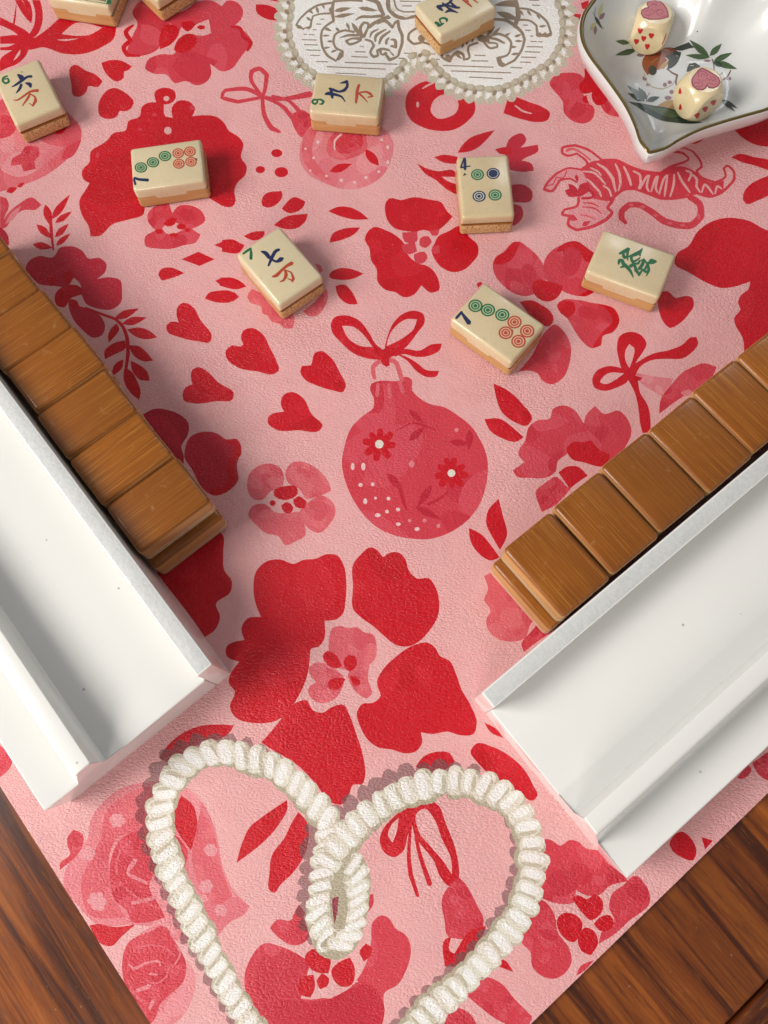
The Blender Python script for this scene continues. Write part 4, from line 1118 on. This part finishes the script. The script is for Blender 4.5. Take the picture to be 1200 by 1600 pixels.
INK.update({'n':((.012,.020,.075),1),'g':((.010,.12,.045),1),'r':((.42,.055,.02),1),'x':((.06,.05,.03),1),'q':((.45,.03,.02),1),
            '1':((.34,.085,.03),1),'2':((.055,.06,.05),1),'3':((.075,.12,.055),1),'4':((.025,.05,.03),1),'5':((.20,.10,.05),1),'6':((.30,.17,.20),1),'7':((.55,.55,.25),1),
            '8':((.50,.012,.018),1),'9':((.50,.15,.17),1),'@':((.27,.02,.05),1),'y':((.45,.27,.10),1),
            'zg':((.36,.45,.26),1),'zn':((.50,.50,.44),1),'zr':((.66,.36,.24),1)})
def rings(code, ink, cx, cy, rx, ry, solid=False):
    L = ['%s E %s %g,%g,%g,%g' % (code, ink, cx, cy, rx, ry)]
    if solid: seq = ((.80, 'z'+ink), (.70, ink))
    else: seq = ((.79, 'z'+ink), (.61, ink), (.42, 'z'+ink), (.27, ink))
    for k, c in seq: L.append('%s E %s %g,%g,%g,%g' % (code, c, cx, cy, rx*k, ry*k))
    return '\n'.join(L)+'\n'
FACES = {
 '7wan': """a S g 148,388,14 200,350,18 238,320,12
a S g 234,322,14 242,380,20 240,446,24
a S n 362,362,12 410,378,30 450,425,30 485,445,20
a S n 572,338,20 525,362,26 482,440,26 445,528,14
a S n 480,452,16 540,478,20 590,452,36 618,438,14
a S r 492,656,12 540,640,26 600,580,20 660,530,22 722,496,30
a S r 640,578,16 652,640,26 622,700,16 582,714,8
a S r 660,585,10 712,610,12 738,680,22 722,716,12
a S r 668,676,6 722,700,12
""",
 '9wan': """e S g 150,490,16 142,468,14 165,445,16 200,452,14 208,478,14 182,500,16 150,490,16
e S g 200,450,12 245,444,14 282,468,20 268,498,16 232,502,10
e S n 488,240,5 545,230,20 575,218,22 580,280,22 545,328,26 480,346,18 400,322,24 355,308,16
e S n 306,378,16 350,370,30 440,385,22 510,412,16 552,470,8
e S n 372,305,18 382,360,26 394,424,20
e S r 728,262,22 706,330,24 700,400,26 688,488,16
e S r 722,366,16 775,412,14 834,478,6
e S r 738,356,12 820,350,16 868,374,22 900,410,10
e S r 896,408,10 840,416,12
""",
 '6wan': """f S g 108,358,12 50,385,20 38,430,20 80,466,18 128,440,20 112,396,14 66,408,10
f S n 258,340,18 310,385,50 320,432,24
f S n 172,516,8 240,478,22 330,412,28 400,370,22 454,366,26
f S n 308,482,26 282,545,26 232,608,6
f S n 366,458,10 428,480,38 440,518,22
f E n 318,302,9,8
f S r 188,702,5 250,706,14 340,650,18 440,582,20 545,568,30
f S r 432,612,16 400,680,22 322,788,8
f S r 440,622,12 502,660,16 512,720,30 470,792,16
f S r 470,792,10 418,748,5
""",
 '7dotl': """h S n 152,598,14 172,666,20
h S n 158,584,18 220,604,22 328,612,26
h E x 935,352,10,14
"""+rings('h','g',242,455,78,65)+rings('h','g',392,390,77,64)+rings('h','g',542,312,77,64)+rings('h','r',707,277,72,62)+rings('h','r',853,255,73,63)+rings('h','r',715,408,73,62)+rings('h','r',868,383,72,62),
 '5wan': """i S g 322,282,22 350,298,26 378,322,22
i S g 350,328,14 385,318,16 425,292,12
i S g 400,300,14 378,262,14 376,240,14 425,225,16 465,245,22 462,272,12
i S n 340,82,16 380,108,28 416,134,10
i S n 345,80,20 440,66,22 505,30,18 530,-10,20
i S n 412,40,16 470,92,18 492,112,12
i S n 440,58,12 560,92,20 625,96,16
i S n 446,158,10 510,130,26 604,162,8
i S n 500,14,16 545,62,20 600,98,12
i S n 470,90,12 530,120,12
i S r 655,-12,16 722,40,18 774,84,12
i S r 700,-12,14 735,22,10
i S r 790,-10,16 856,38,6
""",
 '4dot': """j S n 256,172,20 226,240,16 200,318,20
j S n 200,322,16 270,308,14 345,296,12
j S n 264,178,22 264,260,30 264,348,28
j K x 235,450 255,402 292,432 262,440
"""+rings('j','g',460,430,102,87)+rings('j','n',705,412,104,87,True)+rings('j','n',485,768,104,87)+rings('j','g',735,748,104,88),
 'dragon': """l S g 478,362,14 520,345,26 580,312,28
l S g 577,312,16 566,370,18 570,438,6
l S g 520,348,12 530,400,26 575,402,14
l S g 572,398,8 640,376,26 700,350,30 734,304,6
l S g 702,348,18 706,388,12
l S g 468,480,12 480,440,26 512,440,22 525,478,28 565,512,26 602,562,20 632,628,5
l S g 492,514,12 545,498,20
l S g 608,398,20 620,448,20 662,440,14 704,408,10
l S g 618,470,12 680,472,16 704,438,14
l S g 598,500,28 645,492,18 662,555,26
l S g 640,498,12 672,562,22 702,594,14
l S g 690,535,18 730,485,26 748,428,18 718,442,10
l S g 748,430,14 790,470,16 830,438,26 880,452,20
l S g 792,474,12 862,466,12
l S g 790,480,20 760,530,16 735,548,12
l S g 790,482,16 800,545,22 774,610,6
l S g 718,535,16 776,566,20
l S g 690,600,20 722,556,14
""",
 '7dotr': """o S n 126,474,20 186,406,18
o S n 178,402,12 216,460,24 268,528,36
o E x 742,622,12,22
"""+rings('o','g',337,338,79,70)+rings('o','g',475,385,79,70)+rings('o','g',633,438,79,69)+rings('o','r',768,518,79,71)+rings('o','r',908,617,80,72)+rings('o','r',672,636,80,71)+rings('o','r',812,730,80,72),
 'frame': """s K g 290,-12 330,6 462,26 482,-60 490,-60 500,30 462,30 300,2
s S g 330,-16,6 440,4,5 452,12,4 470,-40,4
""",
}
def inscribe(t, key, z, name='inscription'):
    M = t.matrix_basis.inverted()
    def to3(p):
        q = U(p.x/10, p.y/10, z); return M @ (Vector((q.x, q.y, z+.0025))*S)
    sh = [(i, [p*10 for p in poly]) for i, poly in parse(FACES[key])]
    v, f, c = flat_mesh(sh, to3, None, 1e-3)
    f = up_normals(v, f)
    o = mesh_obj(name, v, f, ENGRAVE, t, scale=1.0); set_ink(o, c); return o
def place_by_top(pts, idx, z):
    """centre and heading from traced top corners (0 TL,1 TR,2 BR,3 BL; 0-1 is the long side)"""
    loc = {0: (-.5, .5), 1: (.5, .5), 2: (.5, -.5), 3: (-.5, -.5)}
    A = [U(*p, z).xy for p in pts]; B = [Vector((loc[i][0]*TL, loc[i][1]*TW)) for i in idx]
    ca = sum(A, Vector((0, 0)))/len(A); cb = sum(B, Vector((0, 0)))/len(B)
    sn = sum((b-cb).x*(a-ca).y-(b-cb).y*(a-ca).x for a, b in zip(A, B)); cs = sum((b-cb).dot(a-ca) for a, b in zip(A, B))
    th = math.atan2(sn, cs); c = ca-Vector((cb.x*math.cos(th)-cb.y*math.sin(th), cb.x*math.sin(th)+cb.y*math.cos(th)))
    return c.x, c.y, th
GRP = 'face-up mahjong tiles scattered on the mat'
TILES = [
 ('7wan', [(432.7,353),(504,433.5),(439,478),(370,393)], [0,1,2,3], 'cream tile with a green 7 and blue and red characters above the red hearts'),
 ('9wan', [(493,112),(601.7,121.7),(595,182),(481,172)], [0,1,2,3], 'cream tile with a green 9 turned sideways, just under the white tiger doily'),
 ('6wan', [(56.7,90.7),(95,170),(28,190)], [0,1,2], 'cream tile with a green 6 and blue and red characters at the upper left edge'),
 ('7dotl', [(201.7,230),(311.7,215),(323,283),(208,297)], [0,1,2,3], 'cream tile with seven circles lying on the big dark red shape at upper left'),
 ('5wan', [(651.7,10),(773,11.7),(686.7,51.7)], [0,2,3], 'cream tile with a green 5 standing on the white tiger doily'),
 ('4dot', [(795,241),(806.5,335),(720,340),(712.7,244)], [0,1,2,3], 'upright cream tile with a blue 4 and four circles, left of the pink tiger'),
 ('dragon', [(946.7,356),(1059,397),(1028,464),(915,427)], [0,1,2,3], 'cream tile with one green character, below the pink tiger'),
 ('7dotr', [(757,440),(854,505),(797,570),(704,498)], [0,1,2,3], 'cream tile with seven circles between the bauble and the green character tile'),
]
for k, (key, pts, idx, lab) in enumerate(TILES):
    x, y, th = place_by_top(pts, idx, TH_)
    t = make_tile(x, y, th, True, k*3+1)
    inscribe(t, key, TH_); tag(t, lab, 'mahjong tile', GRP)
# two tiles cut by the top edge of the photograph
def by_edge(p, q, along_long):
    a, b = U(*p).xy, U(*q).xy; d = (b-a).normalized(); nn = Vector((-d.y, d.x))
    ln, wd = (TL, TW) if along_long else (TW, TL)
    c = a+d*ln/2+nn*wd/2; th = math.atan2(d.y, d.x)-(0 if along_long else math.pi/2)
    return c.x, c.y, th
x, y, th = by_edge((88, 31), (181, 45), True); t = make_tile(x, y, th, True, 5); inscribe(t, 'frame', TH_)
tag(t, 'cream tile with a green frame, cut off by the top edge at upper left', 'mahjong tile', GRP)
x, y, th = by_edge((256, 37), (310, 2), False); t = make_tile(x, y, th, True, 9)
tag(t, 'blank-looking cream tile cut off by the top edge, right of the green framed one', 'mahjong tile', GRP)

# the two walls of face-down tiles along the racks, two layers each
proto = None
ORD = ['first', 'second', 'third', 'fourth', 'fifth', 'sixth', 'seventh', 'eighth']
def wall_tile(P, ang, layer, label, grp, rj):
    global proto
    if proto is None:
        t = empty('bamboo_backed_tile', (0, 0, 0)); proto = t
        a = bm_obj('bamboo_back', tile_bm('bamboo', TL, .724, TH_, False, 2, .225, .060), BAMBOO, t)
        b = bm_obj('bone_face', tile_bm('bone', TL, .724, TH_, False, 2, .225, .060), BONE, t)
    else: t = copy_tree(proto)
    t.location = Vector((P.x, P.y, TH_*(layer+1)))*S
    t.rotation_euler = (math.pi, 0, ang+rj)
    tag(t, label, 'mahjong tile', grp); return t
def wall(O, ang, side, starts, offs, name, grp):
    d = Vector((math.cos(ang), math.sin(ang))); nn = Vector((-d.y, d.x))*side
    for layer in (0, 1):
        for k, s in enumerate(starts):
            rnd = random.Random(k*7+layer*31+int(side*3))
            ds = -.115 if layer == 0 and k == 0 else rnd.uniform(-.004, .004)
            c = O+d*(s+.37+ds)+nn*(.5+offs[k]+(rnd.uniform(-.015, .015) if layer == 0 else 0))
            wall_tile(c, ang+math.pi/2, layer, 'face-down bamboo tile, %s from the near end, %s layer, along the %s rack' % (ORD[k], 'top' if layer else 'bottom', name), grp, rnd.uniform(-.013, .013))
SL = [1.555, 2.315, 3.05, 3.80, 4.50, 5.22, 5.98]
SR = [1.215, 1.975, 2.725, 3.475, 4.20, 4.94, 5.69]
wall(OL, AL, -1, SL, [.06, .045, .05, .08, .055, .03, .05], 'left', 'face-down tiles stacked along the left rack')
wall(OR, AR, 1, SR, [.035, .045, .06, .05, .07, .06, .05], 'right', 'face-down tiles stacked along the right rack')

# ---------------------------------------------------------------- heart-shaped porcelain dish
ZR = .72
rimpx = [(1015,238),(1001,220),(993,197),(979,167),(959,137),(939,110),(922,87),(911,65),(908,42),(913,20),(925,2),(943,-20),(968,-40),(1000,-52),(1035,-54),(1066,-44),(1088,-30)]
half = [U(x, y, ZR).xy for x, y in rimpx]
tip = half[0]
rb = U(1200, 160, ZR).xy-tip; lb = half[8]-tip
axis = (rb.normalized()+lb.normalized()).normalized(); nx = Vector((-axis.y, axis.x))
hl = [((p-tip).dot(axis), (p-tip).dot(nx)) for p in half]          # (along the axis, to the left)
notch = (hl[-1][0]-.10, 0.0)
out2 = [(hl[0][0], 0.0)]+[(a, b) for a, b in hl[1:]]+[notch]+[(a, -b) for a, b in hl[:0:-1]]
ring0 = smooth_closed([Vector(p) for p in out2], .08)
cen = Vector((sum(p.x for p in ring0)/len(ring0)*.97, 0))
def ringat(k, z, tipk=None):
    out = []
    for p in ring0:
        q = cen+(p-cen)*k
        w2 = tip+axis*q.x+nx*q.y; out.append(Vector((w2.x, w2.y, z)))
    return out
inner = [(.974, ZR-.012)]+[(k, .10+(ZR-.13)*max(0, (k-.46)/.51)**1.75) for k in (.965, .945, .92, .89, .86, .82, .78, .74, .70, .66, .62, .58, .54, .50, .46, .38, .3, .2, .08)]
outer = [(1.0, ZR+.005), (1.014, ZR-.012), (1.022, ZR-.05), (1.025, ZR-.12), (.975, .44), (.87, .26), (.72, .11), (.66, .05), (.64, .0), (.60, .0), (.59, .04), (.3, .045), (.05, .045)]
seq = [ringat(k, z) for k, z in outer[::-1]]+[ringat(.985, ZR+.008)]+[ringat(k, z) for k, z in inner]
n0 = len(ring0); vv = []; ff = []; mi = []
for rg in seq: vv += rg
gold0 = len(outer)-3
for a in range(len(seq)-1):
    for i in range(n0):
        j = (i+1) % n0; ff.append((a*n0+i, a*n0+j, (a+1)*n0+j, (a+1)*n0+i)); mi.append(1 if gold0+1 <= a <= gold0+3 else 0)
for rg, flip in ((0, True), (len(seq)-1, False)):
    c = len(vv); cc = sum((Vector(p) for p in seq[rg]), Vector())/n0; vv.append(cc)
    for i in range(n0):
        j = (i+1) % n0; f = (rg*n0+i, rg*n0+j, c); ff.append(f[::-1] if flip else f); mi.append(0)
dish = empty('heart_dish', (0, 0, 0)); tag(dish, 'heart-shaped white porcelain dish with a gilt rim and painted birds', 'dish')
bm = bmesh.new(); bv = [bm.verts.new(p) for p in vv]
for f, m in zip(ff, mi):
    q = bm.faces.new([bv[i] for i in f]); q.material_index = m
bmesh.ops.recalc_face_normals(bm, faces=bm.faces)
dish_tree = BVHTree.FromBMesh(bm)
bm_obj('bowl', bm, [PORC, GOLD], dish, angle=70)

def decal(name, src, tree, parent, mat, off=.004, grid=30):
    """paint: flat shapes laid onto a curved surface where the photograph shows them"""
    M = parent.matrix_basis.inverted(); bad = set()
    sh = [(i, [p*10 for p in poly]) for i, poly in parse(src)]
    # refine: a coarse grid keeps the paint on the curve
    v, f, c = flat_mesh(sh, lambda p: Vector((p.x/10, p.y/10, 0)), None, 1e-3, grid)
    P = []
    for k, p in enumerate(v):
        d = (FW*CF+RT*(p.x-600)-UP*(p.y-800)).normalized()
        hit, nn, _, _ = tree.ray_cast(CP, d)
        if hit is None: bad.add(k); P.append(Vector()); continue
        if nn.dot(d) > 0: nn = -nn
        P.append(M @ ((hit+nn*off)*S))
    keep = [(a, b) for a, b in zip(f, c) if not any(i in bad for i in a)]
    f = []
    for a, b in keep:
        n3 = (P[a[1]]-P[a[0]]).cross(P[a[2]]-P[a[0]]); ctr = (M.inverted() @ P[a[0]])/S
        f.append(a if n3.length == 0 or (M.to_3x3().inverted() @ n3).dot(CP-ctr) > 0 else tuple(reversed(a)))
    o = mesh_obj(name, P, f, mat, parent, scale=1.0); set_ink(o, [b for _, b in keep]); return o
decal('bird_painting', """q P 1 412,395 430,350 480,330 560,298 625,308 642,340 610,382 570,402 520,435 495,438 470,430 450,472 425,440
q P y 540,400 560,385 575,402 548,428 515,434
q E 2 478,440,27,31
q P 2 558,352 620,318 657,328 640,382 600,424 568,434 577,392
q S w 560,362,4 575,378,5 560,392,4
q P 2 600,306 680,274 705,264 722,282 745,297 710,303 650,318
q S 5 568,430,8 600,455,10 632,470,12 624,520,10 646,560,8
q S 5 440,380,5 470,350,7 520,325,7 580,312,5
q S 5 450,410,4 500,380,6 550,350,6 600,335,4
q S 5 480,420,4 530,395,5 560,370,4
q S 4 600,340,5 640,345,4
q S 4 585,400,5 620,370,5 645,340,4
q S y 470,395,4 510,365,4
q F 3 835,362 708,248 44
q F 3 830,362 683,345 34
q F 3 835,350 912,272 40
q F 3 860,382 978,330 38
q F 3 865,385 1008,432 42
q F 4 860,385 918,420 32
q S 4 835,362,2 770,305,3 715,255,2
q S 4 865,385,2 935,405,3 1000,428,2
q S 4 862,380,2 920,345,3 970,332,2
q F 3 380,312 243,345 38
q F 3 335,270 245,256 32
q S 4 380,312,2 320,318,3 250,342,2
q S 5 850,370,6 860,400,8 862,440,8
q P 2 690,450 708,398 745,393 778,415 750,435
q S w 712,410,3 735,412,4
q F 2 912,622 1010,678 26
q F 2 912,630 995,698 22
q S 5 905,505,10 945,480,10 968,438,5
q S 5 895,472,6 918,452,4
q E 6 430,495,13,9
q E 6 420,488,5,12
q E 6 450,530,14,10
q E 6 555,530,13,13
q E 6 585,515,14,11
q E 6 597,575,14,13
q E 6 575,612,22,13
q E 6 820,380,20,7
q E 6 955,492,16,10
q E 6 403,345,24,10
q E 5 432,495,4,4
q E 5 556,531,4,4
q E 5 586,515,4,4
q S y 426,460,3 440,510,3 480,545,4 540,556,4 600,532,3 622,500,3
q S 5 460,580,4 445,605,4 440,635,4
q F 4 432,632 322,582 36
q F 4 432,620 318,534 32
q F 4 442,622 388,545 38
q F 4 440,632 524,606 34
q P y 508,662 560,632 622,624 622,682 560,678
q P 4 328,636 400,645 480,660 560,672 650,702 700,750 798,766 740,774 620,767 530,752 450,712 380,667
q S 4 450,690,3 520,710,4 600,728,3 680,740,2
q P 3 420,655 500,672 600,690 660,725 600,735 510,705
q E 2 758,197,4,4
q F 7 140,105 166,18 24
q F 7 122,140 88,192 30
q F 6 145,122 180,78 28
q F 6 122,160 118,222 22
q F 2 115,98 162,182 20
q S 2 118,100,2 104,76,2
q S 2 118,98,2 119,45,2
q S 2 150,150,2 172,180,2""", dish_tree, dish, GLAZE, .003)

# ---------------------------------------------------------------- dice
def die(px, py, yaw, label, marks):
    A = .256; RR = .338; N = 60
    c = U(px, py, .10+A); t = empty('rounded_die', (c.x, c.y, .10), R(yaw)); tag(t, label, 'die', 'dice in the heart dish')
    bm = bmesh.new(); bmesh.ops.create_cube(bm, size=2)
    bmesh.ops.subdivide_edges(bm, edges=bm.edges, cuts=N, use_grid_fill=True)
    for v in bm.verts:
        p = v.co.copy()
        # even out the cube-sphere mapping, then flatten the six caps
        q = Vector((p.x*math.sqrt(max(0, 1-p.y**2/2-p.z**2/2+p.y**2*p.z**2/3)), p.y*math.sqrt(max(0, 1-p.z**2/2-p.x**2/2+p.z**2*p.x**2/3)), p.z*math.sqrt(max(0, 1-p.x**2/2-p.y**2/2+p.x**2*p.y**2/3))))*RR
        v.co = Vector([math.copysign(min(abs(k), A+.05*max(0, abs(k)-A)), k) for k in q])+Vector((0, 0, A))
    Mw = Matrix.Translation(Vector((c.x, c.y, .10))) @ Matrix.Rotation(R(yaw), 4, 'Z')
    tmp = bm.copy(); tmp.transform(Mw); tr = BVHTree.FromBMesh(tmp); tmp.free()
    bm_obj('body', bm, DIE, t, angle=30)
    decal('markings', marks, tr, t, ENGRAVE, .004, 12)
def hrt(x, y, w, h, rot=0):
    pts = [(0, .5), (-.3, .22), (-.5, -.12), (-.44, -.4), (-.2, -.5), (0, -.34), (.2, -.5), (.44, -.4), (.5, -.12), (.3, .22)]
    c, s_ = math.cos(rot), math.sin(rot)
    return 'u P 8 '+' '.join('%.1f,%.1f' % (x+(a*w)*c-(b*h)*s_, y+(a*w)*s_+(b*h)*c) for a, b in pts)+'\n'
d1 = """u P @ 510,160 450,179 380,186 320,184 268,167 246,130 254,95 285,74 316,70 301,45 308,10 350,-12 400,-6 452,28 492,80
u P 9 498,155 450,170 380,177 320,175 274,159 256,130 263,101 290,82 327,80 311,45 317,16 352,-3 398,3 446,35 484,84
u S @ 330,20,4 350,5,5 385,12,4 400,30,4 380,45,4 350,40,4
u S @ 345,60,4 365,35,5 395,50,4 385,75,4
u S @ 280,120,4 300,100,5 325,105,4 345,90,4 370,105,4
u S @ 285,140,4 310,145,5 345,140,4 370,120,5 400,90,4 420,100,4
u S @ 320,165,4 335,120,4 345,110,4
u S @ 405,140,5 395,110,5 430,90,5 455,105,5 450,135,4 425,125,4
u S @ 400,135,4 440,155,5 490,150,4
"""+hrt(240,290,50,58,.1)+hrt(345,335,52,54,.1)+hrt(273,362,48,56,.1)+hrt(205,390,48,56,.15)+hrt(307,437,46,58,.1)+"""u S 8 505,270,5 490,305,9 480,325,5
u S 8 485,325,5 470,360,9 462,375,5
u S 8 465,375,5 452,400,9 445,418,4
"""
d2 = """u P @ 808,640 760,688 720,750 733,812 775,845 828,848 860,828 868,808 884,828 930,831 978,808 996,770 978,728 920,687 860,652 826,638
u P 9 810,653 768,694 731,752 743,806 779,834 824,837 850,820 866,790 890,818 930,820 970,800 984,770 968,734 914,697 856,664 826,650
u S @ 790,720,6 785,690,6 810,668,6 845,675,6 875,705,6 860,720,5
u S @ 815,720,5 820,695,5 845,700,4 840,715,4
u S @ 745,790,4 770,770,6 790,790,4 800,760,5 780,745,4
u S @ 760,810,4 800,815,6 830,795,4 815,770,5 840,750,4
u S @ 850,760,4 870,735,5 890,760,4 905,735,5 920,765,4 940,745,5 950,770,4
u S @ 870,790,4 900,780,5 930,800,4 965,785,4
u S @ 895,720,4 925,722,4 950,745,4
"""+hrt(617,852,28,62,math.pi)+hrt(620,1002,28,62,math.pi)+hrt(932,957,44,62,.85+math.pi)+hrt(855,1018,44,62,.85+math.pi)+hrt(780,1077,44,62,.85+math.pi)
die(1017, 44, -20, 'cream die with five small red hearts on its front, upper left in the dish', d1)
die(1091, 148, 26, 'cream die with two and three red marks, nearer the tip of the dish', d2)
